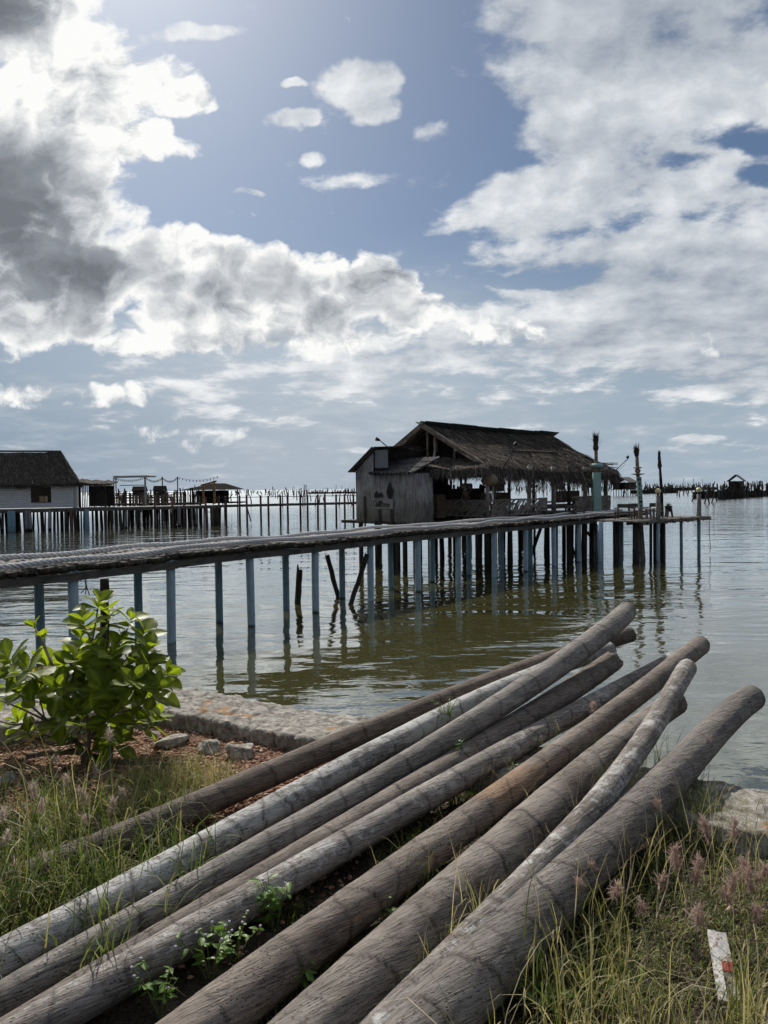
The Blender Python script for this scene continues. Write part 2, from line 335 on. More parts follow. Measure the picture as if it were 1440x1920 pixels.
def log_mat(key,L):
    def fn(nt):
        q=nt.attr('trunk_pos','Vector'); ring=nt.attr('ring'); up=nt.attr('upside')
        qs=nt.vm('MULTIPLY',q,(1,1,1)); so=nt.vm('ADD',q,(L['seed']*3.7,0,0))
        fib=nt.noise(nt.vm('MULTIPLY',so,(7,110,110)),1,6,.65); fib2=nt.noise(nt.vm('MULTIPLY',so,(22,260,260)),1,3,.6)
        big=nt.noise(nt.vm('MULTIPLY',so,(2.2,7,7)),1,5,.6); blot=nt.noise(so,17,8,.75)
        pit=nt.mr(nt.voro(nt.vm('MULTIPLY',so,(.5,1,1)),95),.12,.30,1,0); pitm=nt.mr(nt.noise(so,5,3),.38,.56)
        f=nt.mr(nt.math('ADD',nt.math('MULTIPLY',fib,.75),nt.math('MULTIPLY',fib2,.35)),.40,.70)
        crk=nt.mr(nt.noise(nt.vm('MULTIPLY',nt.vm('ADD',so,(9,9,9)),(11,300,300)),1,3,.6),.37,.44,1,0)
        spk=nt.mr(nt.noise(so,150,3,.6),.60,.68)
        c1,c2=L['c']; c1=tuple(k*.80 for k in c1);c1=(c1[0]*.95,c1[1]*.97,c1[2]);c2=(c2[0]*.86,c2[1]*.85,c2[2]*.83);c=nt.mix(f,c1,c2)
        c=nt.mix(nt.mr(big,.35,.7),c,nt.mix(.5,c,tuple(k*1.45 for k in c2)))
        c=nt.mix(nt.math('MULTIPLY',nt.mr(nt.noise(so,3.3,4),.5,.7),.5),c,(.085,.062,.05))
        c=nt.mix(nt.math('MULTIPLY',crk,.55),c,(.035,.027,.022)); c=nt.mix(nt.math('MULTIPLY',spk,.55),c,(.045,.034,.028))
        # lichen
        th=.66-.27*L['w']
        li=nt.mr(nt.math('ADD',nt.math('MULTIPLY',blot,.62),nt.math('MULTIPLY',big,.38)),th,th+.07)
        li=nt.math('MULTIPLY',li,nt.mr(fib,.3,.45,.6,1)); li=nt.math('MULTIPLY',li,.88)
        c=nt.mix(li,c,nt.mix(fib2,(.38,.38,.37),(.60,.60,.59)))
        if L['o']>.2:
            e=nt.sep(q); om=nt.math('MULTIPLY',nt.mr(up,-.3,.5),nt.mr(nt.math('ADD',nt.noise(nt.vm('MULTIPLY',so,(1.1,6,6)),1,4),nt.math('MULTIPLY',fib,.25)),.62,.70))
            c=nt.mix(nt.math('MULTIPLY',om,nt.mr(e[0],2.0,3.0,.6,0)),c,nt.mix(fib,(.21,.115,.062),(.44,.28,.16)))
        else:
            om=nt.mr(nt.noise(nt.vm('MULTIPLY',so,(3,9,9)),1.3,4),.70,.76); c=nt.mix(nt.math('MULTIPLY',om,.6),c,(.20,.085,.045))
        c=nt.mix(nt.math('MULTIPLY',ring,nt.mr(nt.noise(so,14,4),.34,.50,.25,.95)),c,(.038,.029,.024))
        c=nt.mix(nt.math('MULTIPLY',nt.math('MULTIPLY',pit,pitm),.8),c,(.03,.022,.018))
        c=nt.mix(nt.mr(up,.05,-.8,0,.60),c,(.035,.028,.022))  # undersides darkened in the bark colour, standing in for shade
        h=nt.math('ADD',nt.math('ADD',nt.math('MULTIPLY',fib,.9),nt.math('MULTIPLY',fib2,.35)),nt.math('MULTIPLY',nt.math('MULTIPLY',pit,pitm),-.5))
        h=nt.math('ADD',h,nt.math('ADD',nt.math('MULTIPLY',li,.15),nt.math('MULTIPLY',crk,-.5)))
        return pbsdf(nt,c,.82,nt.bump(h,1,.006),.25)
    return material('weathered trunk '+key,fn)
def end_fn(nt):
    co=nt.attr('trunk_pos','Vector'); n=nt.noise(nt.vm('MULTIPLY',co,(60,140,140)),1,4,.6)
    return pbsdf(nt,nt.mix(nt.mr(n,.35,.7),(.045,.03,.022),(.19,.13,.09)),.9,nt.bump(n,1,.01),.1)
mend=material('cut trunk end',end_fn)
LOGPATH={}
for key,L in LOGS.items():
    lr=np.random.default_rng(L['seed'])
    raw=[list(P(a,b,z))+[dd] for a,b,z,dd in L['pts']]
    ln=sum(np.linalg.norm(np.array(raw[i+1][:3])-np.array(raw[i][:3])) for i in range(len(raw)-1))
    n=int(ln/.014); C,t=catmull(raw,n); LOGPATH[key]=C; NA=64
    T=np.gradient(C[:,:3],axis=0); T/=np.linalg.norm(T,axis=1)[:,None]
    S=np.cross(T,[0,0,1]); S/=np.linalg.norm(S,axis=1)[:,None]; U=np.cross(S,T)
    th=np.linspace(0,2*np.pi,NA,endpoint=False)[None,:]; r0=C[:,3][:,None]/2
    tt=t[:,None]+0*th
    rings=[];p=lr.uniform(.05,.3)
    while p<ln: rings.append((p,lr.uniform(-.06,.06),lr.uniform(0,6.28),lr.uniform(.5,1))); p+=lr.uniform(.13,.36)
    ring=np.zeros_like(tt); bul=np.zeros_like(tt)
    for rp,ti,ph,am in rings:
        dd=tt-(rp+ti*np.cos(th-ph)+.008*np.sin(3*th+ph)+.012*vnoise(tt*8,np.cos(th)*3,np.sin(th)*3,L['seed']))
        ring=np.maximum(ring,am*np.exp(-(dd/.0085)**2)); bul+=am*(.022*np.exp(-(dd/.03)**2)-.035*np.exp(-(dd/.007)**2)+.010*np.exp(-((dd-.05)/.05)**2))
    cx,cy=np.cos(th),np.sin(th)
    rr=r0*(1+bul+.035*vnoise(tt*1.4,cx*1.1,cy*1.1,L['seed'])+.018*vnoise(tt*5,cx*2.5,cy*2.5,L['seed']+5)+.010*vnoise(tt*9,cx*16,cy*16,L['seed']+9)+.006*vnoise(tt*25,cx*30,cy*30,L['seed']+19))
    V=C[:,None,:3]+rr[...,None]*(np.cos(th)[...,None]*S[:,None,:]+np.sin(th)[...,None]*U[:,None,:])
    jag=L.get('jag',.008)
    V[-1]+=T[-1]*(jag*(vnoise(np.cos(th[0])*2.2,np.sin(th[0])*2.2,3.3,L['seed'])[:,None]*1.3+.2)); V[-2]=(V[-3]+V[-1])/2
    tw=th+2.6*tt
    Q=np.stack([tt+0*th,rr*np.cos(tw),rr*np.sin(tw)],-1)
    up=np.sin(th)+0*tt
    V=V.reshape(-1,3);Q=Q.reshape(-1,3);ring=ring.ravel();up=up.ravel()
    i,j=np.meshgrid(np.arange(n-1),np.arange(NA),indexing='ij'); j2=(j+1)%NA
    F=np.stack([i*NA+j,i*NA+j2,(i+1)*NA+j2,(i+1)*NA+j],-1).reshape(-1,4)
    # ends: a few rings inwards, slightly hollow
    mi=[0]*len(F); nv=len(V); Vs=[V];Qs=[Q];Fs=[F]
    for endi in (0,n-1):
        base=endi*NA; cen=C[endi,:3]; sg=-1 if endi==0 else 1; prev=nv+np.arange(NA); nv+=NA; Vs.append(V[base:base+NA].copy()); Qs.append(Q[base:base+NA])
        for q,dep in ((.97,-.004),(.8,-.012),(.45,-.02),(.04,-.024)):
            rv=cen+(V[base:base+NA]-cen)*q+T[endi]*sg*dep+.006*rng.standard_normal((NA,1))*T[endi]; cur=nv+np.arange(NA); nv+=NA
            Vs.append(rv);Qs.append(Q[base:base+NA]*[1,q,q])
            k=np.arange(NA);k2=(k+1)%NA
            Fs.append(np.stack([prev[k],prev[k2],cur[k2],cur[k]],-1)[:,::(1 if sg>0 else -1)]); mi+=[1]*NA; prev=cur
    V=np.concatenate(Vs);Q=np.concatenate(Qs);F=np.concatenate(Fs); z=np.zeros(len(V)-len(ring))
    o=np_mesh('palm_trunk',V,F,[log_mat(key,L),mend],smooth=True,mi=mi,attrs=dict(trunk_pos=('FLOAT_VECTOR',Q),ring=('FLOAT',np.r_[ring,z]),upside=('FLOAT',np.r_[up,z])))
    tag(o,L['label'],'trunk','palm trunks laid side by side on the bank')
def log_clear(x,y):
    "distance outside the nearest trunk (negative: under or inside it)"
    x=np.asarray(x);y=np.asarray(y); best=np.full(x.shape,9.)
    for C in LOGPATH.values():
        c=C[::8]; d=np.sqrt((x[...,None]-c[:,0])**2+(y[...,None]-c[:,1])**2)-c[:,3]/2; best=np.minimum(best,d.min(-1))
    return best
# ---------- sea wall and ground
WALL=np.array([(-40,-34),(-14,-6),(-4.8,4.1),(-3.5,5.15),(-2.85,5.62),(-2.25,6.0),(-1.75,6.14),(-1.2,5.9),(0,5.2),(.93,4.6),(1.99,3.87),(3.2,3.0),(5,1.6),(14,-6),(45,-32)],float)
def resamp(P_,step):
    d=np.r_[0,np.cumsum(np.linalg.norm(np.diff(P_,axis=0),axis=1))]; t=np.arange(0,d[-1],step); return np.stack([np.interp(t,d,P_[:,k]) for k in range(2)],-1)
def wall_sd(x,y):
    "positive inland of the outer edge of the wall"
    x=np.asarray(x,float);y=np.asarray(y,float); best=np.full(x.shape,1e9)
    for a,b in zip(WALL[:-1],WALL[1:]):
        ab=b-a; t=np.clip(((x-a[0])*ab[0]+(y-a[1])*ab[1])/(ab@ab),0,1); best=np.minimum(best,np.hypot(x-a[0]-t*ab[0],y-a[1]-t*ab[1]))
    return np.where(y<np.interp(x,WALL[:,0],WALL[:,1]),best,-best)
def ground_z(x,y):
    z=.965+.022*fbm(np.asarray(x)*.9,np.asarray(y)*.9,0,3)+.012*fbm(np.asarray(x)*5,np.asarray(y)*5,0,4)
    z=z+.05*np.clip((np.asarray(x)-1.0)/1.5,0,1)
    s=wall_sd(x,y); return np.where(s>.3,z,z-np.clip((.3-s)*3.5,0,3))
def axis(lo,hi,flo,fhi,fs,n):
    a=np.arange(flo,fhi,fs); l=flo-(flo-lo)*np.linspace(1,0,n,endpoint=False)**3; r=fhi+(hi-fhi)*np.linspace(0,1,n+1)**3; return np.unique(np.r_[l,a,r])
gx=axis(-60,60,-3.6,3.4,.02,22); gy=axis(-60,9,1.6,6.6,.02,22)
X,Y=np.meshgrid(gx,gy); Z=ground_z(X,Y); fine=(np.abs(X)<3.6)&(Y>1.6)&(Y<6.6)
Z=Z+np.where(fine,.006*vnoise(X*28,Y*28,0,8)+.004*vnoise(X*60,Y*60,0,9),0)
def ground_fn(nt):
    co=nt.coord(); x,y,z=nt.sep(co)
    n1=nt.noise(co,1.5,5,.6); n2=nt.noise(co,45,5,.7); pv=nt.voro(co,70,'F1','Color'); pd=nt.voro(co,70)
    # red-brown gravel on the left of the trunks, dark litter and soil elsewhere
    g=nt.math('ADD',nt.math('MULTIPLY',x,-.55),nt.math('ADD',nt.math('MULTIPLY',y,.36),nt.math('MULTIPLY',nt.math('SUBTRACT',n1,.5),.9)))
    gm=nt.mr(g,1.35,1.75)
    grav=nt.mix(nt.sep(pv)[0],(.20,.11,.07),(.46,.29,.20)); grav=nt.mix(nt.mr(pd,.1,.6,0,.5),grav,(.07,.035,.022))
    soil=nt.mix(n2,(.030,.023,.017),(.10,.082,.062)); soil=nt.mix(nt.mr(nt.noise(co,9,4),.5,.65,0,.6),soil,(.17,.145,.11))
    dark=nt.mr(nt.attr('shade_ground'),0,1); soil=nt.mix(dark,soil,(.022,.017,.013))
    c=nt.mix(gm,soil,grav)
    return pbsdf(nt,c,.95,nt.bump(nt.math('ADD',n2,pd),1,.02),.1)
lc=log_clear(X[::1],Y[::1]) if False else np.zeros_like(X)
ii,jj=np.meshgrid(np.arange(len(gy)-1),np.arange(len(gx)-1),indexing='ij'); W_=len(gx)
F=np.stack([ii*W_+jj,ii*W_+jj+1,(ii+1)*W_+jj+1,(ii+1)*W_+jj],-1).reshape(-1,4)
g=np_mesh('ground',np.stack([X,Y,Z],-1).reshape(-1,3),F,material('soil and gravel',ground_fn),smooth=True); tag(g,kind='structure')
# wall: one masonry ribbon with stones carved out of its top and faces
wp=resamp(WALL[2:13],.016); T=np.gradient(wp,axis=0); T/=np.linalg.norm(T,axis=1)[:,None]
Nn=np.stack([T[:,1],-T[:,0]],-1)      # inland normal
k=np.ones(25)/25; Nn=np.stack([np.convolve(np.pad(Nn[:,i],12,'edge'),k,'valid') for i in(0,1)],-1); Nn/=np.linalg.norm(Nn,axis=1)[:,None]
prof=[(0,z) for z in np.linspace(-1.2,1.06,46)]+[(o,1.08) for o in np.linspace(.02,.55,36)]+[(.565,z) for z in np.linspace(1.06,.8,18)]
prof=np.array(prof); s_=np.arange(len(wp))*.016
Sg,Pi=np.meshgrid(s_,np.arange(len(prof)),indexing='ij'); off=prof[Pi,0].copy(); zz_=prof[Pi,1].copy()
def cell(u_,v_,seed,sx,sy):
    "distance-to-border and id of jittered cells"
    u=u_/sx;v=v_/sy; iu=np.floor(u).astype(int);iv=np.floor(v).astype(int); d1=np.full(u.shape,9.);d2=np.full(u.shape,9.);idv=np.zeros(u.shape)
    for a in(-1,0,1):
        for b in(-1,0,1):
            h1=_h(iu+a,iv+b,0*iu,seed);h2=_h(iu+a,iv+b,0*iu+7,seed); d=np.hypot(u-(iu+a+.15+.7*h1),v-(iv+b+.15+.7*h2))
            m=d<d1; d2=np.where(m,d1,np.minimum(d2,d)); idv=np.where(m,h1,idv); d1=np.where(m,d,d1)
    return d2-d1,idv
arc=np.r_[0,np.cumsum(np.linalg.norm(np.diff(prof,axis=0),axis=1))][Pi]
face_in=Pi>=82; top=(Pi>=46)&(Pi<82); 
b1,id1=cell(Sg+.02*vnoise(Sg*9,arc*9,0,2),arc+0*Sg,21,.24,.30); gr=np.clip(b1/.12,0,1)
b2,id2=cell(Sg+.02*vnoise(Sg*9,0,0,3),arc*0+.5,22,.17,1.0); gr2=np.clip(b2/.14,0,1)
rough=.012*fbm(Sg*14,arc*14,0,31,4)
inn=np.where(face_in|(off>.40),1.,0.)*np.clip((off-.36)/.2,0,1)
off=off+np.where(face_in,(.045*(gr2**.5-1)+.035*(id2-.5))+rough,0)+np.where(Pi<46,rough-.03*(1-gr),0)+np.where(top,inn*(.045*(gr2**.5-1)+.035*(id2-.5)),0)
zz_=zz_+np.where(top,rough*.75-.007*(1-gr)+.012*(id1-.5),0)-inn*top*.03*(1-gr2)+inn*.018*(id2-.5)+.03*vnoise(Sg*.8,0,0,5)*(zz_>.5)
mort=np.where(face_in|(inn>.5),1-gr2,1-gr)
V=np.stack([wp[:,0][:,None]+Nn[:,0][:,None]*off,wp[:,1][:,None]+Nn[:,1][:,None]*off,zz_],-1).reshape(-1,3)
K=len(prof); ii,jj=np.meshgrid(np.arange(len(wp)-1),np.arange(K-1),indexing='ij'); F=np.stack([ii*K+jj,(ii+1)*K+jj,(ii+1)*K+jj+1,ii*K+jj+1],-1).reshape(-1,4)
def wall_fn(nt):
    co=nt.coord(); n=nt.noise(co,18,8,.7); n2=nt.noise(co,3.2,4); n3=nt.noise(co,70,4,.7); z=nt.sep(co)[2]
    c=nt.mix(nt.mr(n,.35,.68),(.18,.165,.145),(.48,.46,.415)); c=nt.mix(nt.mr(n3,.55,.7,0,.5),c,(.09,.08,.07))
    c=nt.mix(nt.math('MULTIPLY',nt.mr(n2,.60,.68),.75),c,nt.mix(n,(.30,.13,.04),(.50,.30,.14)))
    c=nt.mix(nt.math('MULTIPLY',nt.attr('joint'),.6),c,(.07,.062,.052)); c=nt.mix(nt.mr(z,.35,.1),c,(.03,.032,.02))
    return pbsdf(nt,c,.92,nt.bump(nt.math('ADD',n,nt.math('MULTIPLY',n3,.4)),1,.02),.15)
o=np_mesh('sea_wall',V,F,material('rubble stone',wall_fn),smooth=True,attrs=dict(joint=('FLOAT',mort.ravel())))
tag(o,'low rubble stone wall capped with mortar along the water edge','wall')
# ---------- loose stones on the gravel
def ico(sub=1):
    import bmesh
    bm=bmesh.new(); bmesh.ops.create_icosphere(bm,subdivisions=sub,radius=1); V=np.array([v.co[:] for v in bm.verts]);F=np.array([[v.index for v in f.verts] for f in bm.faces]); bm.free(); return V,F
IV,IF=ico(1)
def scatter_stones(name,pts,size,mat_,flat=.6):
    n=len(pts); Rz=rng.uniform(0,6.28,n); s=size[:,None]*rng.uniform(.6,1.25,(n,3)); s[:,2]*=flat
    base=IV[None]*(1+.28*rng.uniform(-1,1,(n,len(IV),1))); v=base*s[:,None,:]
    tx=rng.uniform(-.5,.5,n); c,s_=np.cos(Rz)[:,None],np.sin(Rz)[:,None]; ct,st=np.cos(tx)[:,None],np.sin(tx)[:,None]
    y=v[...,1]*ct-v[...,2]*st; z=v[...,1]*st+v[...,2]*ct; x=v[...,0]*c-y*s_; y=v[...,0]*s_+y*c
    V=np.stack([x,y,z],-1)+pts[:,None,:]; F=(IF[None]+np.arange(n)[:,None,None]*len(IV)).reshape(-1,3)
    shade=np.repeat(rng.uniform(0,1,n),len(IV)); return np_mesh(name,V.reshape(-1,3),F,mat_,attrs=dict(tone=('FLOAT',shade)))
def grav_fn(nt):
    t=nt.attr('tone'); c=nt.ramp(t,[(0,(.17,.085,.055)),(.4,(.38,.21,.14)),(.8,(.55,.37,.27)),(1,(.62,.55,.47))]); n=nt.noise(nt.coord(),120,3)
    return pbsdf(nt,nt.mix(nt.mr(n,.3,.7,0,.5),c,(.12,.06,.04)),.9,nt.bump(n,.5,.003),.15)
mgrav=material('red laterite gravel',grav_fn)
N=30000; x=rng.uniform(-3.3,.9,N); y=rng.uniform(2.6,6.0,N); s=wall_sd(x,y); gg=-.55*x+.36*y+.45*fbm(x*1.5,y*1.5,0,77,3)*.4
keep=(s>.55)&(gg+rng.uniform(-.25,.25,N)>1.45); x,y=x[keep],y[keep]
tag(scatter_stones('gravel',np.stack([x,y,ground_z(x,y)+.004],-1),rng.uniform(.005,.015,len(x))**1.0,mgrav),kind='stuff',label='coarse reddish brown gravel on the bank')
def rock(px_,py_,size,label,seed,sq=(1,.8,.5)):
    c=P(px_,py_,.965); V,F=ico(4); nz=fbm(V[:,0]*1.3+seed,V[:,1]*1.3,V[:,2]*1.3,seed,3)*.14+.05*fbm(V[:,0]*5,V[:,1]*5,V[:,2]*5,seed,3)
    # facet: clamp against a few planes
    for k in range(16):
        d=rng.standard_normal(3); d/=np.linalg.norm(d); q=V@d; V=V-np.where(q>.62,q-.62,0)[:,None]*d
    V=V*(1+nz)[:,None]*np.array(sq)*size; V[:,2]+=size*.04
    def fn(nt):
        co=nt.coord(); n=nt.noise(co,22,7,.7); return pbsdf(nt,nt.mix(nt.mr(n,.35,.7),(.17,.15,.125),(.50,.48,.44)),.9,nt.bump(n,1,.012),.15)
    o=np_mesh('rock',V,F,material('rock surface',fn),smooth=True); o.location=c; o.rotation_euler=(0,0,seed); tag(o,label,'rock','loose rocks between shrub and wall')
rock(322,1392,.16,'flat tan rock on the gravel nearest the shrub',1,(1,.7,.4))
rock(392,1405,.15,'pale low rock in the middle of the gravel between two others',2,(1,.7,.42))
rock(452,1418,.13,'pointed greenish grey rock on gravel nearest the dark brown trunk',3,(.9,.8,.75))
rock(285,1378,.07,'small pinkish rock on the gravel close to the wall and shrub',4,(1,.8,.45))
rock(15,1462,.09,'brown rock at the left edge of the picture on gravel',5)
# ---------- footbridge on blue posts
FR=[P(a,b,0) for a,b in [(314,1205),(470,1172),(599,1147),(697,1127),(784,1110),(859,1096),(925,1083),(989,1070),(1038,1062),(1083,1054),(1127,1047),(1166,1041)]]
FR=np.array(FR)[:,:2]; FR=np.vstack([[-4.85,11.62],FR])
ft=np.arange(len(FR))-1; cfx=np.polyfit(ft,FR[:,0],3); cfy=np.polyfit(ft,FR[:,1],3)
EXT=-2.0
def fr0(i): return np.array([np.polyval(cfx,i),np.polyval(cfy,i)])
def fr(i):
    if i>=EXT: return fr0(i)
    return fr0(EXT)+(fr0(EXT+.1)-fr0(EXT))/.1*(i-EXT)
def frn(i):
    d=fr(i+.1)-fr(i-.1); d/=np.linalg.norm(d); return np.array([-d[1],d[0]])   # towards the far side
ZD=1.60
mpost=wood('faded blue paint on pipe',(.26,.37,.45),(.40,.52,.60),(6,6,1.2),3,.25,.6,waterline=.16)
mpostd=wood('darker blue paint on pipe',(.11,.20,.26),(.19,.31,.37),(6,6,1.2),3,.25,.6,waterline=.16)
mgrey=wood('weathered grey timber',(.09,.085,.08),(.34,.32,.30),(3,3,14),2.2,.6)
mgrey2=wood('weathered grey beam',(.05,.047,.045),(.15,.14,.135),(2,2,12),2.2,.6)
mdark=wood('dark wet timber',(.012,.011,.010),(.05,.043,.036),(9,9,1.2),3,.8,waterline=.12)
mstick=wood('old brushwood',(.07,.06,.052),(.34,.30,.265),(8,8,8),3,.6)
bridge=empty('footbridge',(*fr(0),0),'long narrow footbridge of small poles on pale blue posts leading to the hut','footbridge')
def off(o,p): return (p[0]-o.location[0],p[1]-o.location[1],p[2]-o.location[2])
def wdt(i): return float(np.interp(i,[-5,-1.5,0,3,12],[2.1,1.7,1.45,1.3,1.25]))
SAG=lambda i:.018*math.sin(i*2.1)+.012*math.sin(i*5.3+1)
IMAX=12.35; IMIN=-5.0
poly=MB(); tips=MB(); i=IMIN
while i<IMAX:
    c=fr(i);n=frn(i);w_=wdt(i); a=-.24+random.uniform(-.12,.08); b=w_+random.uniform(-.04,.09); r=random.uniform(.026,.046); sk=random.uniform(-.04,.04)
    d=np.array([n[1],-n[0]]); z=ZD-.045+random.uniform(-.008,.012)+SAG(i)
    p0=c+n*a+d*sk; p1=c+n*b-d*sk
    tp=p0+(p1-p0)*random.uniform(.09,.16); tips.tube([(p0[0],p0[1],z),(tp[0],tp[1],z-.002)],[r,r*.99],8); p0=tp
    poly.tube([(p0[0],p0[1],z),((p0[0]+p1[0])/2,(p0[1]+p1[1])/2,z-.012),(p1[0],p1[1],z)],[r,r*.95,r*.85],7); i+=(2*r+random.uniform(.0,.022))/1.9
V=np.array(poly.v)-np.array(bridge.location); poly.v=V.tolist(); poly.build('deck',mgrey,bridge,smooth=True)
V=np.array(tips.v)-np.array(bridge.location); tips.v=V.tolist(); tips.build('deck_edge',wood('shaded dirty pole ends',(.02,.018,.015),(.085,.075,.062),(5,5,5),5,.6),bridge,smooth=True)  # tips darkened in colour: underside shade painted in, plus wet dirt
lay=MB()
for a in (-.02,.35,.8,1.15):
    for i0 in np.arange(IMIN,IMAX,1.7):
        pts=[(*(fr(t)+frn(t)*(a+random.uniform(-.03,.03))),ZD-.115+SAG(t)+random.uniform(-.01,.01)) for t in np.linspace(i0,min(i0+1.8,IMAX),4)]
        lay.tube([off(bridge,p) for p in pts],random.uniform(.022,.032),7)
lay.build('joist',mdark,bridge,smooth=True)
fringe=MB()
for k in range(900):
    i=random.uniform(IMIN,IMAX); c=fr(i)+frn(i)*random.uniform(-.25,-.15); d=np.array([frn(i)[1],-frn(i)[0]]); z=ZD-.05+SAG(i)
    e=c+d*random.uniform(-.12,.12)-frn(i)*random.uniform(-.02,.08); fringe.tube([off(bridge,(*c,z)),off(bridge,(*e,z-random.uniform(.0,.075)))],random.uniform(.003,.009),4)
fringe.build('binding_twigs',mdark,bridge)
for a in (-.10,):
    for i0 in range(-5,12,1):
        b_=MB(); p=fr(i0)+frn(i0)*a; q=fr(i0+1.04)+frn(i0+1.04)*a
        b_.beam(off(bridge,(*p,ZD-.20+random.uniform(-.015,.015))),off(bridge,(*q,ZD-.20+random.uniform(-.015,.015))),.05,.125); b_.build('beam',mgrey2,bridge)
for a in (.86,):
    for i0 in range(-5,12,2):
        b_=MB(); p=fr(i0)+frn(i0)*a; q=fr(i0+2)+frn(i0+2)*a
        b_.beam(off(bridge,(*p,ZD-.18)),off(bridge,(*q,ZD-.18)),.05,.12); b_.build('beam',mgrey2,bridge)
def pipe(mb,p,z0,z1,r,lean=(0,0)):
    n=6; mb.tube([(p[0]+lean[0]*(1-t)+random.uniform(-.004,.004),p[1]+lean[1]*(1-t),z0+(z1-z0)*t) for t in np.linspace(0,1,n)],[r*(1.0+random.uniform(-.015,.015)) for _ in range(n)],16)
for i in range(-4,13):
    c=fr(i)+frn(i)*-.20 if i>=0 else fr(i)+frn(i)*-.12
    b_=MB(); pipe(b_,off(bridge,(*fr(i),0)),-1.3,ZD-.12,.079,(random.uniform(-.02,.03),0)); b_.build('post',mpost,bridge,smooth=True)
for i in range(-4,13):
    j=i-.03; b_=MB(); c=fr(j)+frn(j)*.86; pipe(b_,off(bridge,(*c,0)),-1.3,ZD-.13,.075,(random.uniform(-.03,.03),0)); b_.build('post',mpostd,bridge,smooth=True)
    b_=MB(); b_.beam(off(bridge,(*(fr(i)-frn(i)*.05),ZD-.17)),off(bridge,(*(c+frn(i)*.1),ZD-.17)),.06,.08); b_.build('crossbar',mdark,bridge)
# ropes
def rope_fn(nt):
    co=nt.coord(); n=nt.noise(co,60,4,.6); return pbsdf(nt,nt.mix(n,(.50,.50,.505),(.85,.85,.855)),.8,nt.bump(n,.8,.006),.2)
mrope=material('old braided rope',rope_fn)
def rope(a_of,label,wob,r=.021):
    mb=MB(); pts=[]; 
    ts=np.arange(IMIN,IMAX,.011)
    for s in range(3):
        pp=[]
        for t in ts:
            c=fr(t);n=frn(t); a=a_of(t)+wob[0]*math.sin(t*1.1+wob[1])+.025*math.sin(t*4.3+wob[1]); ph=t*1.9/.17*2*math.pi/1+s*2.094
            ph=t*1.9*2*math.pi/.30+s*2.094
            sd_=.025*math.cos(ph); up=.025*math.sin(ph)
            pp.append((c[0]+n[0]*(a+sd_),c[1]+n[1]*(a+sd_),ZD+.043+SAG(t)+up+.014*abs(math.sin(t*2.3+wob[1]))))
        mb.tube(pp,r,6)
    o=mb.build('rope',mrope,smooth=True); tag(o,label,'rope','thick ropes laid along the footbridge')
rope(lambda t:.04,'thick grey twisted rope along the near edge of the footbridge deck',(.05,.3))
rope(lambda t:wdt(t)-.22,'thick grey twisted rope along the far edge of the footbridge deck',(.07,2.0))
# loose stakes in the water in front of the bridge
def stake(px0,py0,px1,py1,d,r,label,mat_=mdark,name='stake',jag=True,group=None,base=-.6):
    "from the waterline photo point upwards to the second photo point at the same depth"
    a=P(px0,py0,0); b=PY(px1,py1,a[1]+d); dr=(b-a); lo=a-dr*(.6/max(dr[2],.1)); mb=MB(); n=9
    pts=[lo+(b-lo)*t+np.array([random.uniform(-.008,.008),0,0]) for t in np.linspace(0,1,n)]
    mb.tube(pts,[r*random.uniform(.9,1.08) for _ in range(n)],9)
    if jag:
        u_=Vector(dr).normalized(); mb.tube([b-np.array(u_)*.02+np.array([-r*.4,0,0]),b+np.array(u_)*.13+np.array([-r*.55,0,0])],[r*.5,r*.15],5)
    o=mb.build(name,mat_,smooth=True); tag(o,label,'stake',group); return o
stake(558,1131,561,1068,0,.075,'broken dark stake standing alone between two blue posts of the footbridge')
stake(634,1119,613,1041,-.3,.06,'dark stake leaning left beside a blue post under the footbridge',jag=False)
stake(657,1134,688,1040,.5,.06,'dark stake leaning right up to the footbridge beam',jag=False)
stake(197,1180,196,1085,0,.085,'black rotten stake behind the shrub under the footbridge',jag=False)
tw=MB(); c=P(160,1180,0); 
for k in range(3): tw.tube([PY(160,1085,11.6),PY(161+k,1102,11.6),PY(152+8*k,1112+2*k,11.6)],.008,5)
tag(tw.build('hanging_twig',mdark),'small forked dead twig hanging under the footbridge above the shrub','twig')
# ---------- hut on stilts
HX=np.array([1.7,28.0]); HE=R(45)
hut=empty('thatched_hut',(HX[0],HX[1],0),'large open-sided hut on stilts with a shaggy thatched roof and a pole-walled cabin','hut',rz=HE)
def HL(px_,py_=None,Y=None,x=None,y=None):
    pass
def H2W(x,y,z=0): c=math.cos(HE);s=math.sin(HE); return np.array([HX[0]+x*c-y*s,HX[1]+x*s+y*c,z])
def thatch_fn(nt):
    co=nt.coord(); t=nt.attr('tone'); n=nt.noise(co,9,5,.65)
    c=nt.ramp(t,[(0,(.03,.026,.022)),(.5,(.12,.10,.085)),(.85,(.27,.235,.205)),(1,(.46,.42,.38))]); c=nt.mix(nt.mr(n,.35,.7,0,.65),c,(.02,.017,.014))
    return pbsdf(nt,c,.9,None,.15)
mth=material('shaggy palm thatch',thatch_fn)
def strands(p0,p1,wd,tone):
    "flat tapering strips from p0 to p1"
    p0=np.asarray(p0,float);p1=np.asarray(p1,float);n=len(p0); d=p1-p0; side=np.cross(d,rng.standard_normal((n,3))*.25+[0,0,1.]); side/=np.linalg.norm(side,axis=1)[:,None]+1e-9
    mid=(p0+p1)/2+rng.standard_normal((n,3))*.015; w=wd[:,None]
    V=np.stack([p0-side*w,p0+side*w,mid-side*w*.9,mid+side*w*.9,p1-side*w*.25,p1+side*w*.25],1).reshape(-1,3)
    b=np.arange(n)[:,None]*6; F=np.concatenate([b+[0,1,3,2],b+[2,3,5,4]],0); return V,F,np.repeat(tone,6)
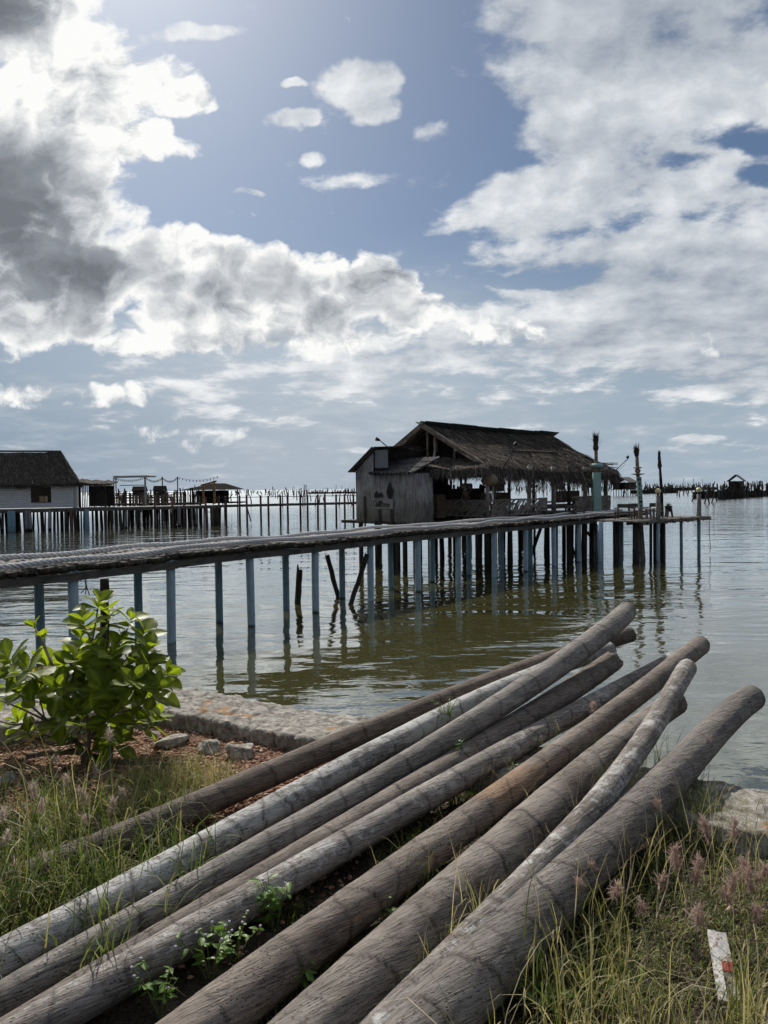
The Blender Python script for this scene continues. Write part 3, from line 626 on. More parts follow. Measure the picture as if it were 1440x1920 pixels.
def thatch_slope(name,corners,parent,N,hang=.3,slen=.5,seed=0,thick=.09,rows=None,sag=.12,mat_=mth,wd=(.006,.015)):
    """corners: ridge a, ridge b, eave b, eave a (local). A sagging slab plus strips that follow the slope and hang at the eave."""
    A,B,C_,D_=[np.array(c,float) for c in corners]; rr=np.random.default_rng(seed); nu,nv=34,16
    nrm=np.cross(B-A,D_-A); nrm/=np.linalg.norm(nrm); nrm=nrm if nrm[2]>0 else -nrm
    def S(u,v):
        u=np.asarray(u)[...,None];v=np.asarray(v)[...,None]; p=(A*(1-u)+B*u)*(1-v)+(D_*(1-u)+C_*u)*v
        s=-sag*np.sin(np.pi*u)*.7-sag*.7*np.sin(np.pi*v)*1.0+.035*fbm(u*7+seed,v*5,0,seed,3)+.02*fbm(u*22,v*16,0,seed,2)
        return p+s*np.array([0,0,1.])
    uu,vv=np.meshgrid(np.linspace(0,1,nu),np.linspace(0,1,nv),indexing='ij'); top=S(uu,vv); bot=top-nrm*thick
    V=np.concatenate([top.reshape(-1,3),bot.reshape(-1,3)]); a,b=np.meshgrid(np.arange(nu-1),np.arange(nv-1),indexing='ij'); q=np.stack([a*nv+b,(a+1)*nv+b,(a+1)*nv+b+1,a*nv+b+1],-1).reshape(-1,4); F=[q,q[:,::-1]+nu*nv]
    m=nu*nv
    for e in (np.arange(nu)*nv,np.arange(nu)*nv+nv-1): F.append(np.stack([e[:-1],e[1:],e[1:]+m,e[:-1]+m],-1))
    for e in (np.arange(nv),(nu-1)*nv+np.arange(nv)): F.append(np.stack([e[:-1],e[1:],e[1:]+m,e[:-1]+m],-1))
    F=np.concatenate(F); tone=rr.uniform(.1,.5,len(V))
    u=rr.uniform(-.01,1.01,N); v=rr.uniform(0,1,N)
    if rows: v=(np.floor(v*rows)+rr.uniform(0,1,N)**2.2*.8)/rows
    L=np.linalg.norm(D_-A); ln=slen*rr.uniform(.5,1.1,N)/L; du=rr.normal(0,.012,N)*slen/.5
    p0=S(u,v)+nrm*rr.uniform(.0,.035,(N,1)); v1=v+ln; p1=S(u+du,np.minimum(v1,1.0))+nrm*rr.uniform(-.01,.035,(N,1)); ov=np.clip(v1-1,0,None)*L
    ed=(D_-A)/L; p1=p1+ed*ov[:,None]*.55-np.array([0,0,1.])*ov[:,None]*.8
    V1,F1,t1=strands(p0,p1,rr.uniform(*wd,N),np.clip(rr.beta(2,2.6,N)+(rr.uniform(0,1,N)>.97)*.5,0,1))
    Nh=int(N*.28); u=rr.uniform(-.01,1.01,Nh); p0=S(u,np.full(Nh,.985))-nrm*rr.uniform(0,thick,(Nh,1)); h=hang*rr.beta(2.2,2.2,Nh)*(1+.55*vnoise(u*16,seed,0,seed))*1.5
    p1=p0+ed*h[:,None]*.35-np.array([0,0,1.])*h[:,None]+rr.normal(0,.045,(Nh,3)); V2,F2,t2=strands(p0,p1,rr.uniform(wd[0]*.8,wd[1]*.8,Nh),rr.beta(2,3,Nh)*.9)
    V=np.concatenate([V,V1,V2]);n0=nu*nv*2; F=np.concatenate([F,F1+n0,F2+n0+len(V1)]); 
    return np_mesh(name,V,F,mat_,parent,attrs=dict(tone=('FLOAT',np.concatenate([tone,t1,t2]))))
RZ=5.05; EZ=3.28; LH=8.15
thatch_slope('roof_slope',[(-.25,0,RZ),(LH,0,RZ-.02),(LH+.55,-3.05,EZ),(-.35,-3.0,EZ+.1)],hut,24000,hang=.30,slen=.6,seed=3,sag=.13)
thatch_slope('roof_slope',[(-.25,0,RZ),(LH,0,RZ-.02),(LH+.6,3.05,EZ),(-.35,3.0,EZ+.05)],hut,5000,hang=.10,slen=.55,seed=4,sag=.1)
thatch_slope('roof_hip',[(LH-.02,-.05,RZ-.05),(LH-.02,.05,RZ-.05),(LH+.6,3.0,EZ),(LH+.6,-3.0,EZ)],hut,3500,hang=.28,slen=.5,seed=5)
thatch_slope('porch_roof',[(-.1,.4,3.90),(-.1,-2.75,3.70),(-.65,-3.25,3.33),(-2.05,-1.30,3.29)],hut,7000,hang=.14,slen=.45,seed=6,sag=.05)
mcap=wood('mossy green ridge sheet',(.03,.045,.042),(.075,.10,.09),(2,6,6),2,.4)
rc=MB()
for k in range(6):
    x0=-.42+k*1.5; x1=x0+1.56; z=RZ+.085+.015*(k%2)-.045*math.sin(math.pi*(x0+.4)/9)
    for s in (-1,1): rc.beam((x0,s*.13,z-.06),(x1,s*.13,z-.06-.02),.02,.30,up=(0,s*.8,.45))
    rc.tube([(x0,0,z),(x1,0,z-.01)],.035,8)
rc.build('ridge_cap',mcap,hut)
mfr=wood('brown barge board',(.12,.095,.075),(.28,.23,.19),(2,2,2),4,.3)
for s in (-1,1):
    b_=MB(); b_.beam((-.37,0,RZ-.03),(-.40,s*3.0,EZ+.08),.04,.17); b_.build('barge_board',mfr,hut)
b_=MB()
for y_ in np.arange(-2.6,2.7,1.3): b_.beam((-.05,y_,3.45),(-.05,y_,5.0-abs(y_)*.58),.07,.07,up=(1,0,0))
b_.beam((-.05,-2.8,3.5),(-.05,2.8,3.5),.08,.12); b_.beam((-.12,-.45,4.0),(-.12,-.45,4.55),.1,.12,up=(1,0,0)); b_.build('gable_frame',mfr,hut)
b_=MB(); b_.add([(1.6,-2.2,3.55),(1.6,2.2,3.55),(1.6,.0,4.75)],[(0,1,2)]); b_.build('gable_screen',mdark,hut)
rf=MB()
for x_ in np.arange(0,LH+.1,1.4):
    for s in (-1,1): rf.tube([(x_,0,RZ-.22),(x_,s*2.95,EZ-.12)],.04,6)
    rf.tube([(x_,-2.85,3.3),(x_,2.85,3.3)],.05,6)
for y_,z_ in ((-2.8,3.22),(2.8,3.22),(-1.4,4.1),(1.4,4.1)): rf.tube([(-.1,y_,z_),(LH,y_,z_)],.045,6)
rf.build('rafters',mdark,hut)
# floor on piles
fl=MB(); fl.box((4.0,0.0,ZD-.06),(8.7,6.1,.12)); fl.box((-1.3,.35,ZD-.1),(2.6,3.4,.1)); fl.box((4.0,-3.02,ZD-.14),(8.6,.09,.14)); fl.box((-.36,-1.4,ZD-.16),(.09,3.1,.16)); fl.build('floor',mdark,hut)
for x_ in np.linspace(-.2,8.2,8):
    for y_ in (-2.85,-1.4,0.1,1.5,2.85):
        for q in range(2 if (y_<0 and x_<3) else 1):
            b_=MB(); ox,oy=random.uniform(-.35,.35),random.uniform(-.2,.2); ln=random.uniform(-.12,.12); r=random.uniform(.05,.095)
            b_.tube([(x_+ox+ln,y_+oy,-1),(x_+ox,y_+oy,ZD-.1)],[r*1.1,r],9); b_.build('stilt',mdark,hut,smooth=True)
for x_,y_ in ((-2.5,1.1),(-2.5,.3),(-2.5,-.35),(-2.5,-.75),(-2.5,-1.1),(-2.5,-1.55),(-1.6,1.1),(-1.6,-.2),(-1.7,-1.5)):
    b_=MB(); b_.tube([(x_,y_,-1),(x_,y_,ZD-.1)],random.uniform(.05,.085),8); b_.build('stilt',mdark,hut,smooth=True)
for a_,c_ in (((1.9,-2.9,-.6),(3.0,-2.95,1.2)),((5.6,-2.9,-.6),(4.9,-2.9,1.2)),((7.9,-2.7,.1),(6.8,-2.7,.75))):
    b_=MB(); b_.tube([a_,c_],.065,7); b_.build('brace',mdark,hut,smooth=True)
# roof posts
for x_,y_,r in ((-.30,-2.93,.075),(1.05,-2.9,.05),(2.35,-2.85,.08),(2.6,-2.9,.05),(3.95,-2.9,.085),(5.1,-2.85,.06),(6.4,-2.85,.09),(6.55,-2.7,.05),(8.1,-2.85,.07),(8.5,-2.6,.08),(-.1,.0,.06),(1.2,2.85,.05),(3.2,2.85,.06),(5.4,2.85,.06),(7.9,2.85,.07),(-.3,-1.3,.045)):
    b_=MB(); b_.tube([(x_,y_,ZD),(x_+random.uniform(-.04,.04),y_,3.45)],r,10); b_.build('roof_post',mgrey if r>.06 else mdark,hut,smooth=True)
# vines hung along the posts
vn=MB()
for x_ in (1.45,2.2,3.1,3.8,4.35,6.1,6.8,8.3):
    for k in range(26):
        xx=x_+random.gauss(0,.07); z0=3.35; z1=z0-abs(random.gauss(.5,.4)); vn.tube([(xx,-2.98+random.uniform(-.05,.05),z0),(xx+random.uniform(-.07,.07),-2.98,(z0+z1)/2),(xx+random.uniform(-.09,.09),-2.98,max(z1,ZD+.5))],.008,4)
for x_ in (6.35,):
    for k in range(12): vn.tube([(x_+random.gauss(0,.22),-2.9,3.4),(x_+random.gauss(0,.08),-2.9,2.5),(x_+random.gauss(0,.05),-2.9,ZD+.2)],.022,5)
vn.build('hanging_stems',mstick,hut)
# driftwood balustrade
def balustrade(p,q,n,slope,ztop):
    mb=MB(); p=np.array(p,float);q=np.array(q,float); L=np.linalg.norm(q-p); d=(q-p)/L; nr=np.array([-d[1],d[0]])
    for z in (ZD+.08,ztop): mb.tube([(*p,z),(*((p+q)/2),z+.02),(*q,z)],.028,6)
    for k in range(n):
        t=random.uniform(0,L); ln=random.uniform(.5,1.15); z0=ZD+random.uniform(.0,.3); dx=slope*random.uniform(.4,1.3)*ln*.8; pts=[]
        bow=random.uniform(-.12,.12)
        for s in np.linspace(0,1,5):
            tt=min(max(t+dx*s,0),L); pp=p+d*tt+nr*(random.uniform(-.015,.015)+.02); pts.append((*pp,min(z0+(ztop+.02-z0)*s*min(1,ln)+bow*math.sin(3.14*s),ztop+.05)))
        mb.tube(pts,random.uniform(.014,.030),5)
    return mb.build('twig_balustrade',mstick,hut)
balustrade((-.4,-.25),(-.42,-2.9),75,.9,2.22)
balustrade((-.25,-3.0),(3.0,-3.0),95,.8,2.22)
balustrade((5.0,-3.05),(8.1,-3.05),150,.9,2.24)
b_=MB(); b_.box((-.33,-1.6,1.86),(.03,2.5,.5)); b_.box((6.6,-2.93,1.85),(2.7,.03,.42)); b_.build('rail_shade_fill',mdark,hut)  # dark sheets added behind the twigs, standing in for the shaded interior
b_=MB(); b_.box((3.1,-2.97,1.94),(.5,.06,.66)); b_.build('plank_gate',mgrey,hut)
# interior walls of the bar
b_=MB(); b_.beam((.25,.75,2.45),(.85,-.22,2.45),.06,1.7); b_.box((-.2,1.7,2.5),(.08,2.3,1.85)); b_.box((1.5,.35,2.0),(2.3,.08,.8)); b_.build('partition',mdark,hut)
# ---------- pole-walled cabin, part of the hut
mpole=wood('silvery bamboo poles',(.13,.125,.125),(.46,.45,.44),(5,5,1),3,.5)
def pole_wall(name,p,q,z0,top,step=.037,jit=.02,skip=()):
    mb=MB(); p=np.array(p,float);q=np.array(q,float);L=np.linalg.norm(q-p);d=(q-p)/L;nr=np.array([-d[1],d[0]]); t=0
    while t<L:
        r=random.uniform(.014,.024); c=p+d*t+nr*random.uniform(-.006,.006)
        if not any(a<t<b for a,b in skip): mb.tube([(*c,z0+random.uniform(-jit,jit)),(*(c+d*random.uniform(-.012,.012)),top(t/L)-random.uniform(0,.02))],[r,r*.9],6,True)
        t+=r*1.75
    o=mb.build(name,mpole,hut,smooth=True); b2=MB(); b2.add([(*(p-nr*.0+nr*NB),z0+.02),(*(q+nr*NB),z0+.02),(*(q+nr*NB),top(1)-.03),(*(p+nr*NB),top(0)-.03)],[(0,1,2,3)]); b2.build('backing',mdark,o); return o
NB=.035
CX=-2.59
NB=.04; pole_wall('cabin_wall',(CX,1.20),(CX,.30),1.49,lambda t:3.36+.62*t)
NB=.04; pole_wall('cabin_wall',(CX+.02,.30),(CX,-1.65),1.49,lambda t:3.22)
NB=.04; pole_wall('cabin_wall',(CX,-1.65),(CX+.93,-1.65),1.52,lambda t:3.2)
NB=-.035; pole_wall('cabin_wall',(CX,1.20),(CX+2.3,1.20),1.49,lambda t:3.36+.2*t)
msheet=wood('rusty corrugated sheet',(.05,.042,.04),(.13,.115,.11),(8,2,2),2,.3)
def corrugated(name,A,B,C_,D_,nw,amp,mat_,parent,th=.012):
    A,B,C_,D_=[np.array(k,float) for k in(A,B,C_,D_)]; nu=nw*6+1; u=np.linspace(0,1,nu)[:,None]; n=np.cross(B-A,D_-A); n/=np.linalg.norm(n)*(1 if n[2]>0 else -1)
    w=amp*np.cos(u*nw*2*np.pi)*n; t0=A*(1-u)+B*u+w; t1=D_*(1-u)+C_*u+w; V=np.concatenate([t0,t1,t0-n*th,t1-n*th]); k=np.arange(nu-1); m=nu
    F=np.concatenate([np.stack([k,k+1,k+1+m,k+m],-1),np.stack([k+m*2,k+m*3,k+1+m*3,k+1+m*2],-1),np.stack([k+m,k+1+m,k+1+3*m,k+3*m],-1)])
    return np_mesh(name,V,F,mat_,parent,smooth=False)
corrugated('cabin_roof',(CX-.22,1.42,3.30),(CX+2.7,1.42,3.30),(CX+2.7,.15,4.15),(CX-.22,.15,4.15),24,.015,msheet,hut)
b_=MB(); b_.box((CX-.02,-.12,3.72),(.03,.62,.62)); b_.build('cabin_panel',wood('pale grey board',(.16,.165,.19),(.20,.205,.23),(1,1,1),2,.1),hut)
corrugated('cabin_roof',(CX-.02,-.50,4.13),(CX-.02,.25,4.15),(CX+1.6,.25,4.2),(CX+1.6,-.50,4.18),8,.02,msheet,hut)
mtile=wood('grey cement roof sheet',(.04,.038,.038),(.13,.125,.125),(3,3,3),3,.5)
for r_ in range(3):
    f0,f1=r_/3,(r_+1.12)/3; A_=np.array((CX-.18,.42,3.22));D2=np.array((CX+1.35,.35,3.72));Bq=np.array((CX-.16,-1.75,3.20));Cq=np.array((CX+1.35,-1.75,3.72)); up_=np.array([0,0,.02*r_])
    corrugated('lean_to_roof',A_+(D2-A_)*f0+up_,Bq+(Cq-Bq)*f0+up_,Bq+(Cq-Bq)*min(f1,1)+up_,A_+(D2-A_)*min(f1,1)+up_,11,.036,mtile,hut)
# weathered holes and stains of the cabin wall
for y_,z0,z1,w_ in ((.72,1.49,2.42,.11),(-.02,1.42,1.95,.12),(-.62,1.3,1.97,.12)):
    b_=MB(); b_.box((CX-.05,y_,(z0+z1)/2),(.02,w_,z1-z0)); b_.build('patch_board',mdark,hut)
mblack=wood('soot black board',(.010,.010,.010),(.03,.028,.028),(1,1,1),5,.2)
# wreath of dark leaves hung on the wall (top-level)
def hung(name,px0,py0,label,cat,fn): 
    pass
dv=MB(); cz=2.62
for k in range(46):
    a=random.uniform(0,6.28); r=random.uniform(.02,.16); dv.add([H2W(CX-.07,-.55+r*math.cos(a)*.75,cz+r*math.sin(a)*1.3+.02),H2W(CX-.09,-.55+r*math.cos(a)*.75+.05,cz+r*math.sin(a)*1.3-.09),H2W(CX-.07,-.55+r*math.cos(a)*.75-.04,cz+r*math.sin(a)*1.3-.12)],[(0,1,2)])
dv.add([H2W(CX-.06,-.55,cz+.34),H2W(CX-.06,-.40,cz+.05),H2W(CX-.06,-.43,cz-.22),H2W(CX-.06,-.62,cz-.36),H2W(CX-.06,-.70,cz)],[(0,1,2,3,4)])
tag(dv.build('wall_ornament',mblack),'black leaf-shaped ornament hung on the pole wall above the name board','ornament')
dv=MB()
dv.add([H2W(CX-.06,.22,2.52),H2W(CX-.06,.10,2.62),H2W(CX-.06,-.02,2.50),H2W(CX-.06,-.12,2.60),H2W(CX-.06,-.20,2.42),H2W(CX-.06,.05,2.36),H2W(CX-.06,.24,2.40)],[(0,1,2,3,4,5,6)])
tag(dv.build('wall_ornament',mblack),'small dark rag left of the black leaf ornament on the wall','ornament')
# lettering helper: curve text turned to mesh
def text_mesh(s,size,extrude,mat_,loc,rot,parent=None,name='lettering',off_=0.0,align='CENTER',shear=0):
    cu=bpy.data.curves.new('t','FONT'); cu.body=s; cu.size=size; cu.extrude=extrude; cu.align_x=align; cu.align_y='CENTER'; cu.offset=off_; cu.shear=shear; cu.resolution_u=4
    ob=bpy.data.objects.new('t',cu); dg=bpy.context.evaluated_depsgraph_get(); col.objects.link(ob); bpy.context.view_layer.update(); me=bpy.data.meshes.new_from_object(ob.evaluated_get(bpy.context.evaluated_depsgraph_get())); bpy.data.objects.remove(ob); bpy.data.curves.remove(cu)
    me.materials.clear(); me.materials.append(mat_); o=link(name,me,parent); o.location=loc; o.rotation_euler=rot; return o
sgp=H2W(CX-.07,-.18,2.17); sg=empty('name_board',sgp,'small grey plank board with black handwritten name on the pole wall','sign',rz=HE-R(90))
b_=MB(); b_.box((0,0,0),(1.02,.03,.30)); b_.box((0,-.004,-.16),(1.04,.035,.025)); b_.box((.51,-.004,0),(.03,.035,.33)); b_.build('board',wood('pale driftwood board',(.16,.15,.14),(.42,.40,.38),(12,3,3),2,.4),sg)
# handwritten strokes of the name, drawn as bent twigs
def strokes(mb,lst,sc_,ox,oz,r=.011):
    for pts in lst: mb.tube([(ox+x*sc_,-.026,oz+y*sc_) for x,y in pts],r,5)
st=MB(); 
Cc=[[(1.0,1.7),(.7,2.0),(.3,1.8),(.05,1.2),(.1,.5),(.4,.05),(.8,.1),(1.1,.5)]]
hh=[[(0,2),(0,0)],[(0,.6),(.3,1),(.55,.8),(.55,0)]]; ii_=[[(0,1),(0,0)],[(0,1.5),(.03,1.6)]]; ll=[[(0,0),(.25,1.2),(.2,1.9),(0,1.6),(0,.4),(.15,0)]]
Bb=[[(0,0),(0,1.9)],[(0,1.9),(.5,1.8),(.55,1.2),(0,1.0)],[(0,1.0),(.7,.9),(.7,.2),(0,0)]]; oo=[[(.3,1.1),(0,.6),(.2,0),(.6,.2),(.6,.8),(.3,1.1)]]; xx=[[(0,0),(.5,1)],[(0,1),(.5,0)]]; ee=[[(0,.5),(.5,.6),(.3,1),(0,.7),(.1,.1),(.5,.1)]]
xo=-.44
for g_,adv in ((Cc,1.25),(hh,.8),(ii_,.3),(ll,.4),(ll,.6),(Bb,.95),(oo,.85),(xx,.75),(ee,.6)): strokes(st,g_,.118,xo,-.12); xo+=adv*.128
st.build('lettering',mblack,sg)
# ---------- terrace beyond the bridge
TZ=1.48
T0=np.array([8.75,25.45]); TE=np.array([.77,.637]); TN=np.array([-.637,.77])
terr=empty('terrace_platform',(T0[0],T0[1],0),'low timber terrace with ragged plank edge standing on posts beyond the footbridge end','terrace')
def TW(a,b,z=0): p=T0+TE*a+TN*b; return (p[0],p[1],z)
def TL(a,b,z): p=TE*a+TN*b; return (p[0],p[1],z)
b_=MB(); a=-.1
while a<4.72:
    w_=random.uniform(.06,.11); e=random.uniform(-.10,.05); far=4.2 if a<1.9 else max(.7,4.2-(a-1.9)*1.25)
    b_.beam(TL(a,e,TZ-.03+random.uniform(-.012,.012)),TL(a+random.uniform(-.03,.03),far,TZ-.03),w_,.05); a+=w_+.01
b_.build('planks',mgrey,terr)
for bb,zz in ((.05,.09),(.45,.1),(2.4,.1)):
    b_=MB(); b_.tube([TL(t,bb,TZ-zz+random.uniform(-.02,.02)) for t in np.linspace(-.1,4.75 if bb<1 else 2.6,8)],.055,7); b_.build('bearer',mdark,terr)
b_=MB()
for k in range(260):
    t=random.uniform(0,4.75); b_.tube([TL(t,random.uniform(-.12,.1),TZ-random.uniform(.03,.14)),TL(t+random.uniform(-.2,.2),random.uniform(-.12,.0),TZ-random.uniform(.04,.17))],random.uniform(.008,.02),4)
b_.build('edge_brush',mstick,terr)
for a,b,r,m_ in ((.12,.25,.09,mdark),(.35,1.2,.10,mdark),(1.15,.3,.05,mdark),(1.55,.35,.09,mdark),(2.1,.4,.075,mdark),(2.05,1.5,.07,mdark),(2.95,.15,.055,mpostd),(.9,2.6,.08,mdark),(-.1,2.2,.10,mdark),(0.5,3.2,.08,mdark),(-.45,1.3,.1,mpost),(-.9,2.3,.09,mdark)):
    b_=MB(); b_.tube([TL(a+random.uniform(-.04,.04),b,-1),TL(a,b,TZ-.06)],r,10); b_.build('post',m_,terr,smooth=True)
# ragged rope end hanging from the tip
e_=T0+TE*4.78; rp=MB(); pts=[(e_[0]+.02*math.sin(z*5),e_[1]-.02,z) for z in np.linspace(TZ-.02,.05,14)]; rp.tube(pts,.012,5)
tag(rp.build('mooring_rope',mdark,smooth=True),'thin frayed rope hanging into the water from the far right tip of the terrace','rope')
mteal=wood('flaking teal paint',(.20,.36,.33),(.36,.52,.48),(5,5,3),4,.4)
mglobe=material('frosted lamp globe',lambda nt:pbsdf(nt,(.78,.66,.38),.25,None,.5))
mwht=wood('grey lamp post wood',(.12,.115,.11),(.30,.29,.28),(6,6,2),3,.5)
def lamp(a,b,lab):
    p=TW(a,b); t=empty('globe_lamp',p,lab,'lamp','globe lamps on the terrace edge'); mb=MB(); mb.tube([(0,0,TZ-.12),(0.01,0,1.9),(0,0,2.32)],[.085,.08,.075],10); mb.build('post',mwht,t,smooth=True)
    mb=MB(); mb.tube([(0,0,-1),(0,0,.4),(0,0,TZ-.1)],.062,10); mb.build('pile',mpost if a<2 else mpostd,t,smooth=True)
    mb=MB(); mb.lathe([(.03,2.32),(.05,2.34),(.035,2.37),(.06,2.385),(.0,2.39)],n=10); mb.build('socket',mblack,t)
    mb=MB(); mb.sphere((0,0,2.475),.098,16,12); mb.build('globe',mglobe,t,smooth=True)
lamp(1.02,-.05,'round cream globe lamp on a thick wooden post beside the low chairs')
lamp(4.12,.08,'round cream globe lamp on a wooden post at the far right end of the terrace')
def plume(mb,c,z0,z1,r,n=70,spread=.1,thin=.006):
    for k in range(n):
        a=random.uniform(0,6.28); z=random.uniform(z0,z1); h=random.uniform(.1,.3)
        mb.tube([(c[0]+r*math.cos(a)*.5,c[1]+r*math.sin(a)*.5,z),(c[0]+(r+spread*random.random())*math.cos(a),c[1]+(r+spread*random.random())*math.sin(a),z+h)],[thin*1.4,thin*.4],3)
# welcome post
wp_=P(1203,956,1.62); wy=26.6; wx=PY(1201,950,wy)
t=empty('welcome_post',(wx[0],wy,0),'tall post with a narrow vertical teal WELCOME board and a brush of twigs on top','signpost')
lean=-.12
def Lx(z): return lean*(z-1.9)/2
mb=MB(); mb.tube([(Lx(z),0.06,z) for z in np.linspace(-1,3.9,9)],[.085,.085,.08,.078,.075,.07,.065,.065,.06],9); mb.build('pole',mfr,t,smooth=True)
mb=MB(); b0=Vector((Lx(1.85),-.04,1.85)); b1=Vector((Lx(2.98),-.04,2.98)); mb.beam(b0,b1,.03,.155,up=(1,0,0)); mb.build('board',mteal,t)
for k,ch in enumerate('WELCOME'):
    z=2.88-k*.158; text_mesh(ch,.155,.004,mblack,(Lx(z),-.062,z),(R(90),0,0),t,'letter',off_=.004)
mb=MB(); mb.lathe([(.0,3.04),(.10,3.05),(.24,3.085),(.25,3.10),(.08,3.09),(0,3.09)],(Lx(3.05),.06,0),14); mb.build('dish',mfr,t); mb=MB(); mb.lathe([(0,3.28),(.15,3.29),(.15,3.325),(.07,3.34),(0,3.34)],(Lx(3.3),.06,0),12); mb.lathe([(.06,3.12),(.10,3.16),(.10,3.24),(.05,3.27)],(Lx(3.2),.06,0),10); mb.build('collar',mfr,t)
mb=MB(); mb.tube([(Lx(3.75),.06,3.72),(Lx(3.9),.06,3.92),(Lx(4),.06,4.02)],[.07,.10,.075],9); plume(mb,(Lx(3.9),.06),3.72,3.95,.07,90,.06); mb.build('twig_crown',mdark,t)
# teal tiki post at the far end of the hut
c=PY(1120,958,29.9); t=empty('totem_post',(c[0],c[1],0),'thick pale teal board post with a tall brush-topped pole beside the hut end','post')
mb=MB(); mb.tube([(-.02,0,-1),(0,0,1.5)],.12,10); mb.build('pile',mpost,t,smooth=True)
mb=MB(); mb.beam((0,0,1.4),(-.02,0,3.22),.14,.31,up=(1,0,0)); mb.build('board',mteal,t)
mb=MB(); mb.tube([(0,.1,3.0),(-.01,.1,3.8),(-.02,.1,4.2)],[.075,.07,.07],9); mb.build('pole',mfr,t,smooth=True)
mb=MB(); mb.lathe([(0,3.42),(.24,3.44),(.26,3.52),(.2,3.58),(0,3.6)],(.02,.1,0),12); mb.build('collar',mteal,t)
mb=MB(); mb.tube([(-.02,.1,4.1),(-.02,.1,4.2),(-.03,.1,4.32),(-.02,.1,4.45),(-.02,.1,4.68)],[.09,.12,.09,.10,.10],9); plume(mb,(-.02,.1),4.35,4.68,.08,90,.10); plume(mb,(-.02,.1),4.2,4.5,.1,30,.3,.003); mb.build('twig_crown',mdark,t)
mb=MB()
for k in range(26):
    a=random.uniform(-.5,.5); mb.tube([(random.uniform(-.3,.1),random.uniform(0,.3),3.45+random.uniform(-.1,.15)),(random.uniform(.3,.95),random.uniform(-.1,.3),3.35+random.uniform(-.25,.25))],random.uniform(.01,.02),4)
mb.build('loose_sticks',mstick,t)
# slim dark pole
c=PY(1240,945,28.6); t=empty('torch_pole',(c[0],c[1],0),'slim dark pole with bound twig tip between the two globe lamps','pole')
mb=MB(); mb.tube([(.06,0,-1),(.04,0,1.4)],.11,9); mb.build('pile',mfr,t,smooth=True); mb=MB(); mb.tube([(.03,0,1.4),(0,0,2.5),(-.06,0,3.5)],[.07,.062,.045],9); mb.build('pole',mblack,t,smooth=True)
mb=MB(); mb.tube([(-.06,0,3.3),(-.06,0,3.42),(-.07,0,3.55),(-.08,0,3.9),(-.08,0,4.0)],[.05,.09,.06,.05,.015],8); plume(mb,(-.07,0),3.4,3.8,.05,40,.03); mb.build('twig_crown',mdark,t)
# furniture
mseat=wood('grey brown bench wood',(.045,.038,.033),(.14,.12,.105),(3,3,3),4,.4)
def chair(loc,rz,lab,w_=.5,h=.5,s=.26,d=.5):
    t=empty('low_chair',loc,lab,'chair','low wooden chairs on the terrace',rz)
    mb=MB(); mb.box((0,0,s),(w_,d,.05)); mb.build('seat',mseat,t)
    mb=MB(); mb.box((0,d/2-.02,(s+h)/2+.09),(w_,.04,h-s-.1)); mb.build('backrest',mseat,t)
    for sx in(-1,1):
        for sy in(-1,1):
            mb=MB(); top=h if sy>0 else s; mb.box((sx*(w_/2-.025),sy*(d/2-.03),top/2),(.05,.05,top)); mb.build('leg',mseat,t)
        mb=MB(); mb.box((sx*(w_/2-.02),0,s+.13),(.06,d,.03)); mb.build('armrest',mseat,t)
    return t
chair(TW(2.15,.75,TZ),R(-38),'low wooden armchair with flat backrest left of the potted plant')
chair(TW(.62,1.0,TZ),R(-30),'wide low chair between the WELCOME board and the nearer globe lamp',.62)
chair(TW(1.55,1.05,TZ),R(20),'low chair half hidden behind the nearer globe lamp',.5)
chair(TW(.3,2.9,TZ),R(30),'low chair just left of the WELCOME board',.55,.45)
chair(TW(-.35,3.6,TZ),R(15),'low chair in the row between the teal board post and the WELCOME board, middle one',.55,.45)
chair(TW(-.9,4.1,TZ),R(0),'low chair nearest the teal board post',.5,.47)
t=empty('low_table',TW(1.35,.45,TZ),'small low table with stump legs behind the nearer globe lamp','table',rz=R(20))
mb=MB(); mb.box((0,0,.36),(.5,.42,.04)); mb.build('top',mwht,t)
for sx in(-.16,.0,.16):
    mb=MB(); mb.tube([(sx*1.3,.1*((sx>0)-.5),0),(sx,0,.35)],[.05,.04],7); mb.build('leg',mwht,t)
t=empty('low_bench',TW(-.2,4.35,TZ),'long low dark bench backrest along the far side of the terrace','bench',rz=math.atan2(TE[1],TE[0]))
mb=MB(); mb.box((.9,0,.42),(3.6,.05,.18)); mb.build('backrest',mseat,t); mb=MB(); mb.box((.9,-.2,.22),(3.6,.4,.05)); mb.build('seat',mseat,t)
for x_ in(-.8,.9,2.5): mb=MB(); mb.box((x_,-.15,.1),(.06,.35,.2)); mb.build('leg',mseat,t)
t=empty('potted_plant',TW(2.95,.65,TZ),'small spiky green plant in a dark pot on a log stand','plant')
mb=MB(); mb.lathe([(0,.2),(.10,.2),(.14,.40),(.15,.42),(.12,.42),(.0,.38)],n=12); mb.build('pot',mblack,t)
for k in range(3): mb=MB(); a=k*2.1; mb.tube([(.15*math.cos(a),.12*math.sin(a),0),(.10*math.cos(a),.08*math.sin(a),.3)],[.035,.045],7); mb.build('stand_leg',mseat,t)
mleafp=material('succulent green',lambda nt:pbsdf(nt,(.16,.26,.14),.6))
mb=MB()
for k in range(26):
    a=random.uniform(0,6.28);e=random.uniform(.3,1.3);l=random.uniform(.12,.22); d=Vector((math.cos(a)*math.cos(e),math.sin(a)*math.cos(e),math.sin(e))); s_=d.cross(Vector((0,0,1))).normalized()*.016; p=Vector((0,0,.4)); mb.add([p-s_,p+s_,p+d*l*.6+s_*1.2,p+d*l,p+d*l*.6-s_*1.2],[(0,1,2,3,4)])
mb.build('leaves',mleafp,t)
